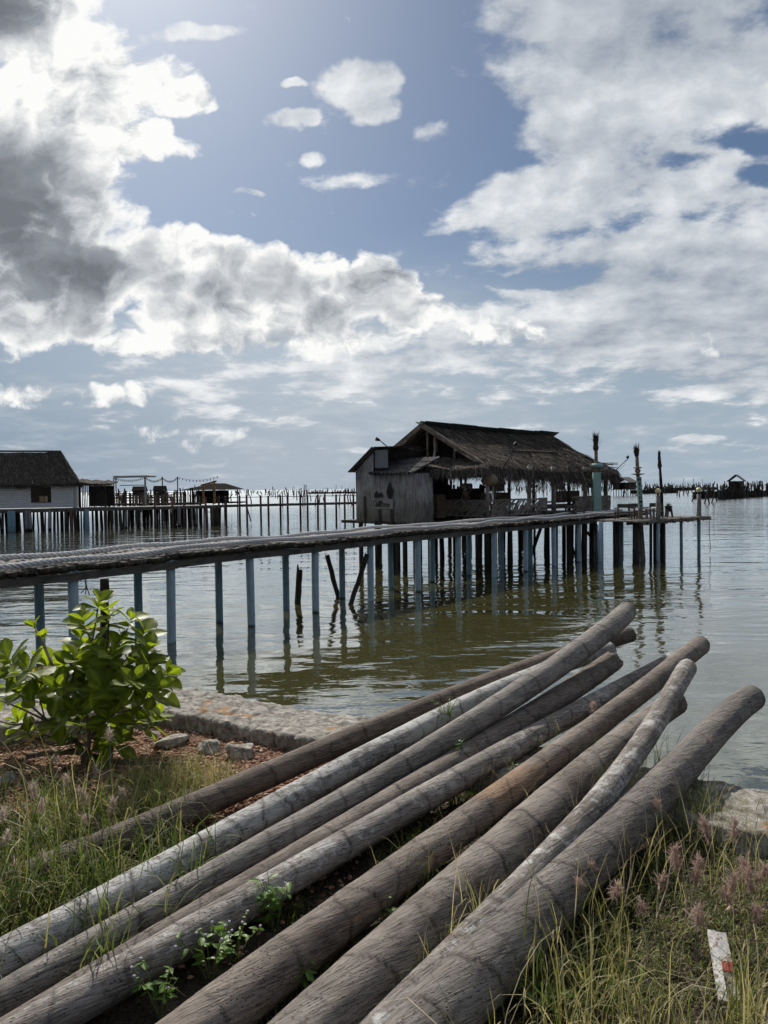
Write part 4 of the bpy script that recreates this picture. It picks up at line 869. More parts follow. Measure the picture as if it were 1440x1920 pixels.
# ---------- lamps and furnishing at the hut
def flood(p0,p1,lab):
    a=Vector(p0);b=Vector(p1); t=empty('flood_lamp',a,lab,'lamp','flood lamps on thin stalks'); mb=MB(); mb.tube([(0,0,0),(b-a)],.016,6); m=(b-a)/2; mb.tube([(.0,0,0),m+Vector((.05,0,-.1)),b-a],.006,4); mb.build('stalk',mblack,t)
    mb=MB(); d=(b-a).normalized(); mb.tube([(b-a)-d*.02,(b-a)+d*.04+Vector((-.10,0,.03))],[.045,.075],9); mb.build('head',mblack,t)
q0=PY(738,846,28.2);q1=PY(711,825,27.6); flood(q0,q1,'small flood lamp on a thin stalk above the cabin roof, left of the gable')
q0=PY(946,873,26.6);q1=PY(969,834,26.2); flood(q0,q1,'small flood lamp on a thin stalk in front of the thatched roof')
q0=PY(1152,884,31);q1=PY(1179,858,31); flood(q0,q1,'small flood lamp on a thin stalk past the right end of the thatch')
t=empty('rattan_shade',H2W(-.25,-3.0,2.9),'round rattan lampshade hanging under the roof corner by the front post','lampshade')
mb=MB(); mb.lathe([(0,.30),(.10,.28),(.26,.14),(.30,.0),(.24,-.12),(.1,-.16),(0,-.17)],n=16); mb.build('shade',wood('brown rattan',(.10,.075,.05),(.26,.2,.14),(2,2,12),6,.5),t,smooth=True)
mb=MB(); mb.tube([(0,0,.28),(0,0,.55)],.008,4); mb.build('cord',mblack,t)
t=empty('pedestal_fan',H2W(3.55,-2.2,ZD),'black pedestal fan standing inside the hut between its posts','fan',rz=R(20))
mb=MB(); mb.tube([(0,0,0),(0,0,.95)],.02,8); mb.build('stand',mblack,t); mb=MB(); mb.lathe([(0,0),(.2,0),(.18,.03),(0,.04)],n=14); mb.build('foot',mblack,t)
mb=MB()
for rr_ in (.10,.17,.24,.27):
    mb.tube([(rr_*math.cos(a),-.08,1.1+rr_*math.sin(a)) for a in np.linspace(0,2*math.pi,19)],.008,4,False)
for a in np.linspace(0,2*math.pi,20,endpoint=False): mb.tube([(.05*math.cos(a),-.10,1.1+.05*math.sin(a)),(.27*math.cos(a),-.08,1.1+.27*math.sin(a))],.004,3,False)
mb.build('guard',mblack,t)
mb=MB()
for k in range(4):
    a=k*math.pi/2; mb.add([(.03*math.cos(a),-.05,1.1+.03*math.sin(a)),(.22*math.cos(a-.3),-.03,1.1+.22*math.sin(a-.3)),(.24*math.cos(a+.35),-.07,1.1+.24*math.sin(a+.35))],[(0,1,2)])
mb.tube([(0,-.1,1.1),(0,.14,1.1)],.06,9); mb.build('blades_and_motor',mblack,t)
def box_thing(name,x,y,z,size,lab,cat,m_,rz=0,extra=None):
    t=empty(name,H2W(x,y,z),lab,cat,rz=HE+rz); mb=MB(); mb.box((0,0,size[2]/2),size); mb.build('body',m_,t); 
    if extra: extra(t,size)
    return t
mbrown=wood('brown crate wood',(.10,.07,.05),(.24,.18,.13),(2,2,6),3,.3)
def legs(t,s):
    for a in(-1,1):
        for b in(-1,1): mb=MB(); mb.box((a*(s[0]/2-.04),b*(s[1]/2-.04),-.2),(.05,.05,.4)); mb.build('leg',mseat,t)
def backr(t,s):
    legs(t,s); mb=MB(); mb.box((0,s[1]/2,s[2]+.2),(s[0],.04,.42)); mb.build('backrest',mbrown,t)
box_thing('bar_counter',3.0,.7,ZD,(1.9,.6,1.05),'dark bar counter piled with goods behind the person','counter',mdark,0)
box_thing('wooden_chair',.9,-2.2,ZD+.42,(.5,.5,.06),'pale backed wooden chair just behind the front balustrade, left of the plank gate','chair',mbrown,R(80),backr)
box_thing('wooden_chair',2.0,-2.1,ZD+.42,(.6,.5,.06),'dark backed chair behind the balustrade next to the plank gate','chair',mseat,R(95),backr)
box_thing('wooden_bench',6.2,-1.9,ZD+.42,(1.9,.45,.06),'long bench with slatted backrest inside the far end of the hut','bench',mseat,R(180),backr)
box_thing('side_table',-.6,-.9,ZD+.0,(.45,.45,.85),'small brown cabinet beside the dark bar opening left of the person','cabinet',mbrown)
goods=MB()
t=empty('goods_pile',H2W(3.0,.7,ZD+1.05),'row of jars and boxes along the top of the bar counter','jars')
for k in range(14):
    x_=random.uniform(-.9,.9); mb=MB(); h=random.uniform(.08,.22); mb.lathe([(0,0),(.05,0),(.05,h*.7),(.03,h*.85),(.03,h),(0,h)],(x_,random.uniform(-.2,.2),0),8); mb.build('jar',random.choice([mblack,mdark,mbrown]),t)
t=empty('spirit_house',H2W(-.75,-.95,3.60),'little pointed spire ornament on a ledge below the gable','ornament')
mb=MB(); mb.lathe([(0,0),(.14,0),(.15,.04),(.11,.09),(.09,.16),(.055,.26),(.03,.38),(.008,.56),(0,.6)],n=10); mb.build('spire',mwht,t,smooth=True)
mb=MB(); mb.box((0,0,-.05),(.5,.3,.05)); mb.build('ledge',mdark,t)
# ---------- the person behind the balustrade
def skin_body(name,nodes,edges,mat_,parent,sub=2,root=0):
    me=bpy.data.meshes.new(name); me.from_pydata([n[:3] for n in nodes],edges,[]); o=link(name,me,parent); me.materials.append(mat_)
    sk=o.modifiers.new('s','SKIN'); lay=me.skin_vertices[0].data
    for i,n in enumerate(nodes): lay[i].radius=(n[3],n[4] if len(n)>4 else n[3]); lay[i].use_root=(i==root)
    sb=o.modifiers.new('u','SUBSURF'); sb.levels=sub; sb.render_levels=sub; 
    dg=bpy.context.evaluated_depsgraph_get(); m2=bpy.data.meshes.new_from_object(o.evaluated_get(dg)); o.modifiers.clear(); o.data=m2; m2.shade_smooth(); 
    if not m2.materials: m2.materials.append(mat_)
    return o
mskin=material('skin',lambda nt:pbsdf(nt,(.22,.12,.08),.55))
mhair=material('black hair',lambda nt:pbsdf(nt,(.012,.010,.009),.6))
def shirt_fn(nt):
    co=nt.coord(); v=nt.voro(co,16,'F1','Color'); f=nt.mr(nt.sep(v)[0],.45,.6); return pbsdf(nt,nt.mix(f,(.10,.09,.10),(.62,.56,.50)),.9)
mshirt=material('patterned cloth',shirt_fn)
pp=PY(873,940,28.0); man=empty('person',(pp[0],pp[1],ZD),'person in a patterned shirt and trousers with hands held together, standing behind the balustrade','person',rz=R(15))
# faces -Y (towards the bridge and shore); hands folded at the waist
N=[(0,0,.86,.125,.10),(0,-.005,1.0,.115,.09),(0,0,1.14,.135,.095),(0,.005,1.26,.12,.08),(0,.0,1.33,.05,.05),(0,-.01,1.385,.045,.048),(0,-.015,1.45,.072,.085),(0,-.015,1.53,.062,.078),(0,-.01,1.58,.03,.04)]
E=[(0,1),(1,2),(2,3),(3,4),(4,5),(5,6),(6,7),(7,8)]
for s in(-1,1):
    b=len(N); N+=[(s*.15,0,1.27,.052),(s*.205,.01,1.16,.044),(s*.215,.0,1.01,.036),(s*.15,-.12,.985,.030),(s*.06,-.19,1.0,.022)]; E+=[(3,b),(b,b+1),(b+1,b+2),(b+2,b+3),(b+3,b+4)]
    for k in range(4): q=len(N); N+=[(s*.035,-.205,1.015-.014*k,.0095),(s*(.0-.004*k),-.212,1.012-.014*k,.009),(s*-.03,-.20,1.008-.014*k,.008)]; E+=[(b+4,q),(q,q+1),(q+1,q+2)]
    q=len(N); N+=[(s*.04,-.195,1.035,.010),(s*.01,-.205,1.045,.009)]; E+=[(b+4,q),(q,q+1)]
    b=len(N); N+=[(s*.085,0,.78,.082),(s*.09,-.01,.45,.056),(s*.092,.0,.25,.050),(s*.095,.01,.08,.036),(s*.10,-.10,.035,.032)]; E+=[(0,b),(b,b+1),(b+1,b+2),(b+2,b+3),(b+3,b+4)]
skin_body('body',N,E,mskin,man)
mb=MB(); mb.sphere((0,-.105,1.465),.014,8,6,(.8,1,1.3)); mb.sphere((-.08,-.01,1.47),.018,8,6,(.5,1,1.4)); mb.sphere((.08,-.01,1.47),.018,8,6,(.5,1,1.4)); mb.build('nose_and_ears',mskin,man,smooth=True)
mb=MB(); mb.sphere((-.028,-.093,1.485),.009,6,5); mb.sphere((.028,-.093,1.485),.009,6,5); mb.build('eyes',mhair,man)
mb=MB(); mb.sphere((0,.012,1.535),.098,14,10,(.9,1.0,.72)); mb.build('hair',mhair,man,smooth=True)
N=[(0,0,.80,.15,.115),(0,0,.92,.14,.11),(0,-.0,1.05,.135,.105),(0,0,1.16,.155,.11),(0,.005,1.275,.13,.088),(0,0,1.315,.065,.06)]; E=[(0,1),(1,2),(2,3),(3,4),(4,5)]
for s in(-1,1):
    b=len(N); N+=[(s*.16,0,1.275,.062),(s*.212,.01,1.16,.058),(s*.222,.0,1.06,.055)]; E+=[(4,b),(b,b+1),(b+1,b+2)]
skin_body('shirt',N,E,mshirt,man)
N=[(0,0,.82,.135,.108)];E=[]
for s in(-1,1):
    b=len(N); N+=[(s*.085,0,.70,.098),(s*.092,-.01,.45,.074),(s*.095,.0,.12,.066)]; E+=[(0,b),(b,b+1),(b+1,b+2)]
skin_body('trousers',N,E,mshirt,man)

man.scale=(.94,.94,.94)
mmat=material('matte dark roofing',lambda nt:pbsdf(nt,nt.mix(nt.noise(nt.coord(),3,4),(.02,.019,.018),(.06,.055,.05)),1,None,0))
# ---------- pier on the left
PA=np.array([-26.6,51.9]); PB=np.array([-2.3,62.2]); PD=(PB-PA)/np.linalg.norm(PB-PA); PN=np.array([-PD[1],PD[0]]); PZ=1.57
def pa(px_,b=0):
    "distance along the pier that lies under a photo column"
    u=(px_-720)/FPX; # (PA+PD*a)x = u*(PA+PD*a)y
    A0=PA+PN*b; return (u*A0[1]-A0[0])/(PD[0]-u*PD[1])
pier=empty('long_pier',(PA[0],PA[1],0),'long dark pier on many posts crossing behind the footbridge to the left','pier')
def PL(a,b,z): p=PD*a+PN*b; return (p[0],p[1],z)
a1=pa(412); LE=float(np.linalg.norm(PB-PA))+3
b_=MB(); b_.beam(PL(-14,1.6,PZ-.04),PL(a1,1.6,PZ-.04),3.2,.07); b_.beam(PL(-14,0,PZ-.16),PL(a1,0,PZ-.14),.10,.20); b_.beam(PL(-14,3.1,PZ-.14),PL(a1,3.1,PZ-.14),.10,.16); b_.build('wide_deck',mgrey2,pier)
b_=MB(); b_.beam(PL(a1-.3,.5,PZ-.02),PL(LE,.5,PZ),1.0,.06); b_.beam(PL(a1,0,PZ-.12),PL(LE,0,PZ-.10),.08,.13); b_.beam(PL(a1,1.0,PZ-.12),PL(LE,1.0,PZ-.10),.08,.13); b_.build('narrow_deck',mgrey2,pier)
mred=wood('red brown post paint',(.07,.035,.03),(.15,.085,.07),(5,5,1),3,.3,waterline=.12); mpale=wood('pale worn post',(.12,.12,.125),(.26,.26,.27),(5,5,1),3,.3,waterline=.3)
px_=-55
while px_<412:
    b0=random.choice([0.05,.05,1.2,2.2,3.0]); a=pa(px_,b0); r=random.choice([.06,.08,.10,.13]); m_=random.choice([mdark,mdark,mdark,mred,mdark,mpale])
    b_=MB(); b_.tube([PL(a+random.uniform(-.1,.1),b0,-1),PL(a,b0,PZ-.1)],r,8); b_.build('post',m_,pier,smooth=True); px_+=random.uniform(4,9)
for p_ in (18,24,162): a=pa(p_,-.05); b_=MB(); b_.tube([PL(a,-.08,-1),PL(a,-.08,PZ-.1)],.16,9); b_.build('post',mpostd,pier,smooth=True)
for p_,m_ in ((290,mred),(323,mred),(345,mred),(376,mdark),(386,mred),(410,mdark),(423.5,mdark),(449,mred),(463,mred),(489,mred),(503,mred),(525.5,mdark),(539.5,mred),(563,mdark),(576.5,mred),(595.5,mdark),(609.5,mred),(630,mdark),(646,mred),(662,mred),(684,mred)):
    b0=0.0 if p_%2>.9 or m_ is mred else 1.0; a=pa(p_,b0); b_=MB(); b_.tube([PL(a,b0-.06,-1),PL(a+random.uniform(-.03,.03),b0-.06,PZ+.70+random.uniform(-.05,.05))],.082,8); b_.build('rail_post',m_,pier,smooth=True)
b_=MB(); b_.beam(PL(pa(376),-.1,PZ+.58),PL(LE,-.1,PZ+.58),.03,.03); b_.beam(PL(pa(376),1.05,PZ+.55),PL(LE,1.05,PZ+.55),.03,.03); b_.build('handrail',mdark,pier)
b_=MB(); b_.tube([PL(pa(470,.5),.5,.2),PL(pa(462,.5),.5,PZ)],.05,6); b_.build('brace',mdark,pier)
b_=MB(); b_.tube([PL(pa(392,.5),.2,.5),PL(pa(405,.5),.2,1.0)],.03,6); b_.beam(PL(pa(384),.1,1.05),PL(pa(409),.1,1.05),.05,.05); b_.build('brace',mdark,pier)
# ---------- house on the left
hs=empty('plank_house',(-22.98-4.52*math.cos(R(17)),55.2-4.52*math.sin(R(17)),0),'single-storey white plank house with a big dark thatched roof at the left edge','house',rz=R(17))
msid=wood('white plank siding',(.55,.56,.58),(.75,.76,.78),(1,1,16),2,.2)
def X_(p,Y): return PY(p,930,Y)[0]
xr=4.52; xl=-4
wx0=1.75; wx1=3.0
b_=MB()
for (x0,x1,z0,z1) in ((xl,wx0,1.6,3.5),(wx1,xr,1.6,3.5),(wx0,wx1,1.6,2.06),(wx0,wx1,3.08,3.5)):
    z=z0
    while z<z1-.01: h=min(.16,z1-z); b_.box(((x0+x1)/2,random.uniform(-.004,.004),z+h/2),(x1-x0,.06+.012*((round(z*100))%2),h-.012)); z+=.16
b_.box((xr,2.2,2.5),(.06,4.4,1.9)); b_.build('wall',msid,hs)
b_=MB(); b_.beam((wx0,-.05,2.03),(wx1,-.05,2.03),.09,.07); b_.beam((wx0,-.05,3.1),(wx1,-.05,3.1),.09,.07)
for x_ in(wx0,wx1): b_.beam((x_,-.05,2.0),(x_,-.05,3.12),.07,.09,up=(1,0,0))
fw=b_.build('window',mdark,hs); b_=MB()
for k in range(5): b_.beam((wx0+.15+k*.17,0,2.5 if k<4 else 2.1),(wx0+.15+k*.17,0,3.08),.03,.04,up=(1,0,0))
b_.build('bars',mdark,fw)
b_=MB(); b_.box((wx1-.55,.6,2.25),(.5,.3,.4)); b_.build('window_sill_basket',mbrown,fw)
b_=MB(); b_.box((0,4.3,2.5),(2*xr,.06,1.9)); b_.build('back_wall',mdark,hs)
Zr=5.80; 
thatch_slope('roof',[(-4,2.2,Zr),(xr-1.0,2.2,Zr),(xr+.55,-.55,3.30),(-4,-.55,3.30)],hs,7500,hang=.16,slen=.42,seed=21,rows=7,sag=.05)
thatch_slope('roof',[(xr-1.0,2.2,Zr),(xr-1.0,2.25,Zr),(xr+.3,4.3,3.3),(xr+.55,-.5,3.3)],hs,1500,hang=.14,slen=.45,seed=22,rows=9,sag=.02)
b_=MB(); b_.tube([(-4,2.2,Zr+.06),(xr-.95,2.2,Zr+.05)],.07,6); b_.build('ridge_cap',mcap,hs)
sh=empty('slatted_shed',(X_(148,56.5),56.5,0),'dark slatted lean-to shed joined to the right side of the white house','shed')
w2=X_(208,56.5)-X_(148,56.5)
b_=MB()
for x_ in np.arange(0,w2*.82,.13): b_.box((x_,0,2.45),(random.uniform(.03,.08),.04,1.75)); 
b_.box((w2*.42,0,3.25),(w2*.84,.06,.08)); b_.build('slats',mdark,sh); b_=MB(); b_.box((w2*.4,2.0,2.4),(w2*.8,.05,1.6)); b_.build('back_wall',mdark,sh)
thatch_slope('roof',[(-.4,1.6,3.75),(w2*1.0,1.6,3.55),(w2+.15,-.6,3.30),(-.3,-.6,3.50)],sh,900,hang=.2,slen=.4,seed=23,sag=.05)
for x_ in(.1,w2*.5,w2*.85): b_=MB(); b_.tube([(x_,-.1,PZ),(x_,-.1,3.4)],.05,6); b_.build('post',mdark,sh)
# ---------- pergola, string lights, gazebo and furniture beyond the pier
Y0=66.; xa,xb=PY(194,900,Y0)[0],PY(273,900,Y0)[0]; pg=empty('pergola',(xa,Y0,0),'tall thin white pergola frame with small lights under its top','pergola'); W=xb-xa
mwhite=wood('white paint',(.35,.36,.37),(.5,.51,.52),(1,1,1),3,.1)
b_=MB()
for y_ in(0,3.0): b_.beam((0 if y_ else .9,y_,4.02),(W,y_,4.05),.07,.09)
for x_ in np.linspace(.9,W,12): b_.beam((x_,-.2,4.1),(x_,3.2,4.1),.04,.05)
b_.build('top_frame',mwhite,pg)
for x_,y_ in((.9,0),(W,0),(W*.72,3),(0.02,3)): b_=MB(); b_.beam((x_,y_,1.5),(x_,y_,4.0),.08,.08,up=(1,0,0)); b_.build('post',mwhite,pg)
def lights(pts,lab,n=14,sagm=.35):
    t=empty('string_lights',pts[0],lab,'lights','festoon lights'); wire=MB(); o=Vector(pts[0])
    for a,b in zip(pts[:-1],pts[1:]):
        a=Vector(a);b=Vector(b); L=[a.lerp(b,s)-Vector((0,0,sagm*4*s*(1-s)))-o for s in np.linspace(0,1,12)]; wire.tube(L,.012,4)
        for s in np.linspace(.04,.96,n): p=a.lerp(b,s)-Vector((0,0,sagm*4*s*(1-s)+.10))-o; bulb=MB(); bulb.lathe([(0,.10),(.025,.06),(.05,-.02),(0,-.08)],p,6); bulb.build('bulb',mblack,t)
    wire.build('wire',mblack,t)
lights([(xa+.9,Y0,4.0),(xb,Y0,4.0)],'festoon light bulbs hanging inside the white pergola',16,.28)
pls=[(PY(p,900,Y0)[0],Y0+1,3.95) for p in (298,327,406)]
for k,p in enumerate(pls[:2]):
    b_=MB(); b_.tube([(p[0],p[1],-1),(p[0],p[1],4.0)],.05,6); tag(b_.build('light_pole',mdark),['thin dark pole carrying festoon lights, nearer the white pergola','thin dark pole carrying festoon lights, nearer the low open pavilion'][k],'pole')
lights([(xb,Y0,4.0),pls[0],pls[1],(pls[2][0],pls[2][1],4.0)],'festoon light bulbs strung from the pergola to the low open pavilion',12,.33)
gz=empty('open_pavilion',(PY(402,920,75)[0],75,0),'low open pavilion with a wide shallow grey roof and orange posts','pavilion')
b_=MB(); hw=2.95
b_.add([(-hw,-1.8,2.78),(hw,-1.8,2.78),(hw*.9,2.2,2.8),(-hw,2.2,2.8),(-.2,0,3.42),(1.1,0,3.42)],[(0,1,5,4),(1,2,5),(2,3,4,5),(3,0,4)]); b_.build('roof',mmat,gz); b_=MB(); b_.box((-.3,.6,2.1),(3.2,.1,1.2)); b_.build('shade_fill',mmat,gz)  # dark box added inside the pavilion, standing in for its shade
b_=MB(); b_.box((0,0,1.5),(2*hw,4,.12)); b_.build('floor',mdark,gz)
for x_ in(-2.6,-1.2,.2,1.3,2.6): b_=MB(); b_.tube([(x_,-1.5,-1),(x_,-1.5,2.8)],.06,6); b_.build('post',mdark,gz)
morange=wood('orange brown timber',(.22,.11,.04),(.38,.21,.09),(2,2,2),3,.2)
fr_=empty('timber_gate',(PY(381,920,64)[0],64,0),'orange brown timber gate frame standing on the pier before the low pavilion','gate'); wv_=PY(402,920,64)[0]-PY(381,920,64)[0]
for x_,h in((0,3.15),(wv_,3.55)): b_=MB(); b_.beam((x_,0,1.55),(x_,0,h),.16,.16,up=(1,0,0)); b_.build('post',morange,fr_)
b_=MB(); b_.beam((-.2,0,3.15),(wv_+.2,0,3.5),.14,.14); b_.build('lintel',morange,fr_)
# second pier with rails behind
p2=empty('back_pier',(-30,70,0),'second railed pier with benches beyond the first one on the left','pier')
def L2(p,Y,z): q=PY(p,920,Y); return (q[0]+30,Y-70,z)
b_=MB(); b_.beam(L2(185,71,1.5),L2(372,71,1.5),3.0,.2); b_.build('deck',mdark,p2)
for k,p in enumerate(np.arange(188,372,3.1)):
    b_=MB(); h=random.choice([2.3,2.5,2.6,2.6,2.8,3.0]); pj=p+random.uniform(-2,2); b_.tube([L2(pj,random.uniform(69.6,72.4),-1),L2(pj,70.5,h)],random.uniform(.04,.08),6); b_.build('post',mdark,p2)
for z in(1.85,2.15,2.55): b_=MB(); b_.beam(L2(185,69.6,z),L2(345,69.6,z),.06,.07); b_.build('rail',mdark,p2)
b_=MB(); b_.beam(L2(225,69.8,3.3),L2(271,69.8,3.3),.06,.07); b_.build('rail',mdark,p2)
for k,p in enumerate((216,243,263,280,300,315,333)):
    t=empty('pier_bench',(PY(p,940,63.5)[0],63.5-3.0+.35*k*.4,PZ),'%s brown bench from the left in the row standing on the long pier'%['first','second','third','fourth','fifth','sixth','seventh'][k],'bench','benches on the long pier')
    m_=random.choice([mbrown,mseat]); b_=MB(); b_.box((0,0,.4),(.7,.4,.05)); b_.build('seat',m_,t); b_=MB(); b_.box((0,.2,.62),(.7,.04,.14)); b_.box((0,.2,.82),(.7,.04,.08)); b_.build('backrest',m_,t)
    for s in(-1,1): b_=MB(); b_.box((s*.3,.05,.4),(.06,.35,.8)); b_.build('side_frame',m_,t)
# pier platform under the benches
# ---------- huts far out on stilts
def stilt_hut(px_,Y,w,h,floor,lab,sc_=1,open_=False,rz=.5):
    x=PY(px_,915,Y)[0]; t=empty('stilt_hut',(x,Y,0),lab,'hut','little huts on stilts far out in the lagoon',rz)
    b_=MB(); d=w*.8; e=floor+h*.55
    b_.add([(-w*.6,-d*.62,e),(w*.6,-d*.62,e),(w*.6,0,floor+h),(-w*.6,0,floor+h),(-w*.6,d*.62,e),(w*.6,d*.62,e)],[(0,1,2,3),(3,2,5,4)]); b_.add([(-w*.6,-d*.62,e-.12),(w*.6,-d*.62,e-.12),(w*.6,0,floor+h-.15),(-w*.6,0,floor+h-.15),(-w*.6,d*.62,e-.12),(w*.6,d*.62,e-.12)],[(3,2,1,0),(4,5,2,3)]); b_.build('roof',mmat if open_ else msheet,t)
    b_=MB()
    for s in(-1,1): b_.box((0,s*d*.45,(floor+e)/2),(w,.08,e-floor)); 
    b_.box((w*.48,0,(floor+e)/2),(.08,d*.9,e-floor)); 
    if not open_: b_.box((-w*.48,d*.25,(floor+e)/2),(.08,d*.4,e-floor)); b_.box((-w*.48,-d*.35,(floor+e)/2),(.08,d*.25,e-floor))
    b_.build('wall',mdark,t); b_=MB(); b_.box((0,0,floor-.08),(w*1.1,d*1.1,.14)); b_.build('floor',mdark,t)
    for a in np.linspace(-.48,.48,4):
        for b in(-.42,.42): b_=MB(); b_.tube([(a*w,b*d,-1),(a*w,b*d,floor)],.09,5); b_.build('stilt',mdark,t)
    return t
stilt_hut(1171,188,5.4,3.0,1.7,'small stilt hut between the teal post and the WELCOME board, on open water',rz=.9)
stilt_hut(1381,150,3.2,2.9,1.6,'small stilt hut standing among the fish pens at the far right',rz=1.0)
stilt_hut(931,150,2.6,2.4,1.9,'tiny stilt hut glimpsed through the hut beside the front corner post',open_=True)
stilt_hut(1046,170,2.4,1.6,2.0,'tiny stilt hut glimpsed through the hut near the fan',open_=True)
stilt_hut(1102,170,2.2,1.6,2.3,'tiny stilt hut glimpsed just left of the teal board post',open_=True)
stilt_hut(300,95,1.3,1.2,2.2,'tiny roofed shelter beyond the second pier, between the two light poles',open_=True,rz=.1)
stilt_hut(262,100,1.5,1.2,2.2,'tiny roofed shelter behind the right leg of the white pergola',open_=True,rz=.1)
# ---------- stakes and fish pens
def stake_mesh(seed,r=.07):
    rs=random.Random(seed); b=MB(); b.tube([(rs.uniform(-.05,.05)*k,rs.uniform(-.05,.05)*k,-1+k*1.0) for k in range(4)],[r,r*.95,r*.85,r*.6],5)
    me=bpy.data.meshes.new('stake'); me.from_pydata(b.v,[],b.f); me.materials.append(mdark); return me
SM=[stake_mesh(k) for k in range(6)]
def stakes(n,p0,p1,y0,y1,hmin,hmax,lab,grp,lean=.06):
    for k in range(n):
        p=random.uniform(p0,p1); y=y0+(y1-y0)*random.random()**1.6; q=P(p,y,0)
        o=bpy.data.objects.new('stake',random.choice(SM)); col.objects.link(o); o.location=(q[0],q[1],0); h=random.uniform(hmin,hmax); s=1+q[1]/160
        o.scale=(s,s,h/2.); o.rotation_euler=(random.gauss(0,lean),random.gauss(0,lean),random.uniform(0,6)); tag(o,lab,'stake',grp)
stakes(80,200,665,924,952,1.5,3.2,'thin dark stake standing in open water beyond the long pier','stakes beyond the long pier')
stakes(14,205,640,926,940,1.5,2.6,'thin dark stake standing in open water beyond the long pier','stakes beyond the long pier',.3)
stakes(58,850,1115,919,940,2.0,3.6,'thin dark stake standing in the water seen through the open hut','stakes seen through the hut')
stakes(44,1130,1335,915,934,1.2,2.5,'thin dark stake standing in the water right of the hut','stakes right of the hut')
stakes(16,1330,1440,914,925,1.8,3.0,'tall dark stake standing among the fish pens at far right','stakes among the far right fish pens')
for p,y,h,l in((1298,940,2.2,.25),(1322,944,2.4,.12),(1330,945,2.6,-.1),(1335,943,2.6,.2),(1344,940,2.8,-.3)):
    q=P(p,y,0); o=bpy.data.objects.new('stake',SM[p%6]); col.objects.link(o); o.location=(q[0],q[1],0); o.scale=(1.6,1.6,h/2); o.rotation_euler=(0,l,0); tag(o,'dark stake leaning in a loose bunch just right of the far globe lamp','stake','bunch of stakes right of the lamp')
def net_fn(nt):
    co=nt.coord(); n=nt.noise(co,1.2,4,.6); return pbsdf(nt,nt.mix(n,(.012,.011,.012),(.045,.04,.038)),.95)
mnet=material('dark net',net_fn)
def pen(p0,y0,p1,y1,n,lab,netz=1.2,depth=8,h=(1.8,2.8)):
    a=P(p0,y0,0);b=P(p1,y1,0); t=empty('fish_pen',(a[0],a[1],0),lab,'fish pen'); d=b-a; L=np.linalg.norm(d); 
    mb=MB(); m=40; top=[];bot=[]
    for k in range(m+1):
        q=d*k/m; zz=netz*(.8+.3*random.random()); top.append((q[0],q[1],zz)); bot.append((q[0],q[1],-.3))
    mb.add(bot+top,[(k,k+1,m+2+k,m+1+k) for k in range(m)]); q=np.array([0,depth,0]); mb.add([tuple(np.array(v)+q) for v in bot+top],[(k,k+1,m+2+k,m+1+k) for k in range(m)]); mb.build('net',mnet,t)
    for k in range(n):
        s=random.random(); c=d*s+np.array([random.uniform(-.3,.3),random.choice([0,0,depth])+random.uniform(-.2,.2),0]); o=bpy.data.objects.new('stake',random.choice(SM)); col.objects.link(o); o.parent=t; o.location=c; s_=1+a[1]/160; o.scale=(s_,s_,random.uniform(*h)/2); o.rotation_euler=(random.gauss(0,.05),random.gauss(0,.05),random.uniform(0,6))
pen(1205,926,1272,924,44,'long dark netted fish pen just right of the WELCOME board',1.1,10,(1.5,2.9))
pen(1238,921,1345,918,60,'farthest long dark netted fish pen running toward the right hut',1.3,12,(1.8,3.6))
pen(1345,937,1445,930,90,'nearest dense netted fish pen below the right stilt hut',1.4,10,(1.7,3.3))
pen(575,926,668,925,40,'low netted fish pen left of the hut cabin',1.0,8,(1.5,2.6))
# far-off stakes merging along the horizon
mb=MB()
for k in range(900):
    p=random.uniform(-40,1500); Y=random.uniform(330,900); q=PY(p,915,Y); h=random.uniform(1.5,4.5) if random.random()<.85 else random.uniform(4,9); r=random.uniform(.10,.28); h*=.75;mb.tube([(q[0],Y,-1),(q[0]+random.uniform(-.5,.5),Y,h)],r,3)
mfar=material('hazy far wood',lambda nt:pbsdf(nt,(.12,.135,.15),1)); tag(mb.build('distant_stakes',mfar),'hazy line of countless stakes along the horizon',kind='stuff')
# ---------- broad-leaved shrub
def leafmat(name,c1,c2,trans=.45):
    def fn(nt):
        t=nt.attr('tone'); m=nt.attr('mid'); co=nt.coord(); n=nt.noise(co,30,3)
        c=nt.mix(t,c1,c2); c=nt.mix(nt.mr(n,.3,.7,0,.25),c,tuple(k*.5 for k in c1)); c=nt.mix(nt.math('MULTIPLY',m,.5),c,tuple(min(1,k*1.7) for k in c2)); c=nt.mix(nt.mr(t,.9885,.989),c,(.42,.26,.02))
        b=pbsdf(nt,c,.45,None,.35); tr=nt.new('ShaderNodeBsdfTranslucent'); nt.put(tr.inputs[0],nt.mix(1,c,(1.7,1.75,.55),'MULTIPLY'))
        mx=nt.new('ShaderNodeMixShader'); mx.inputs[0].default_value=trans; nt.l.new(b,mx.inputs[1]); nt.l.new(tr.outputs[0],mx.inputs[2]); return mx.outputs[0]
    return material(name,fn)
mleaf=leafmat('glossy green leaf',(.08,.115,.014),(.20,.25,.03),.50)
mbark=wood('grey brown bark',(.07,.055,.04),(.18,.15,.12),(4,4,4),8,.5)
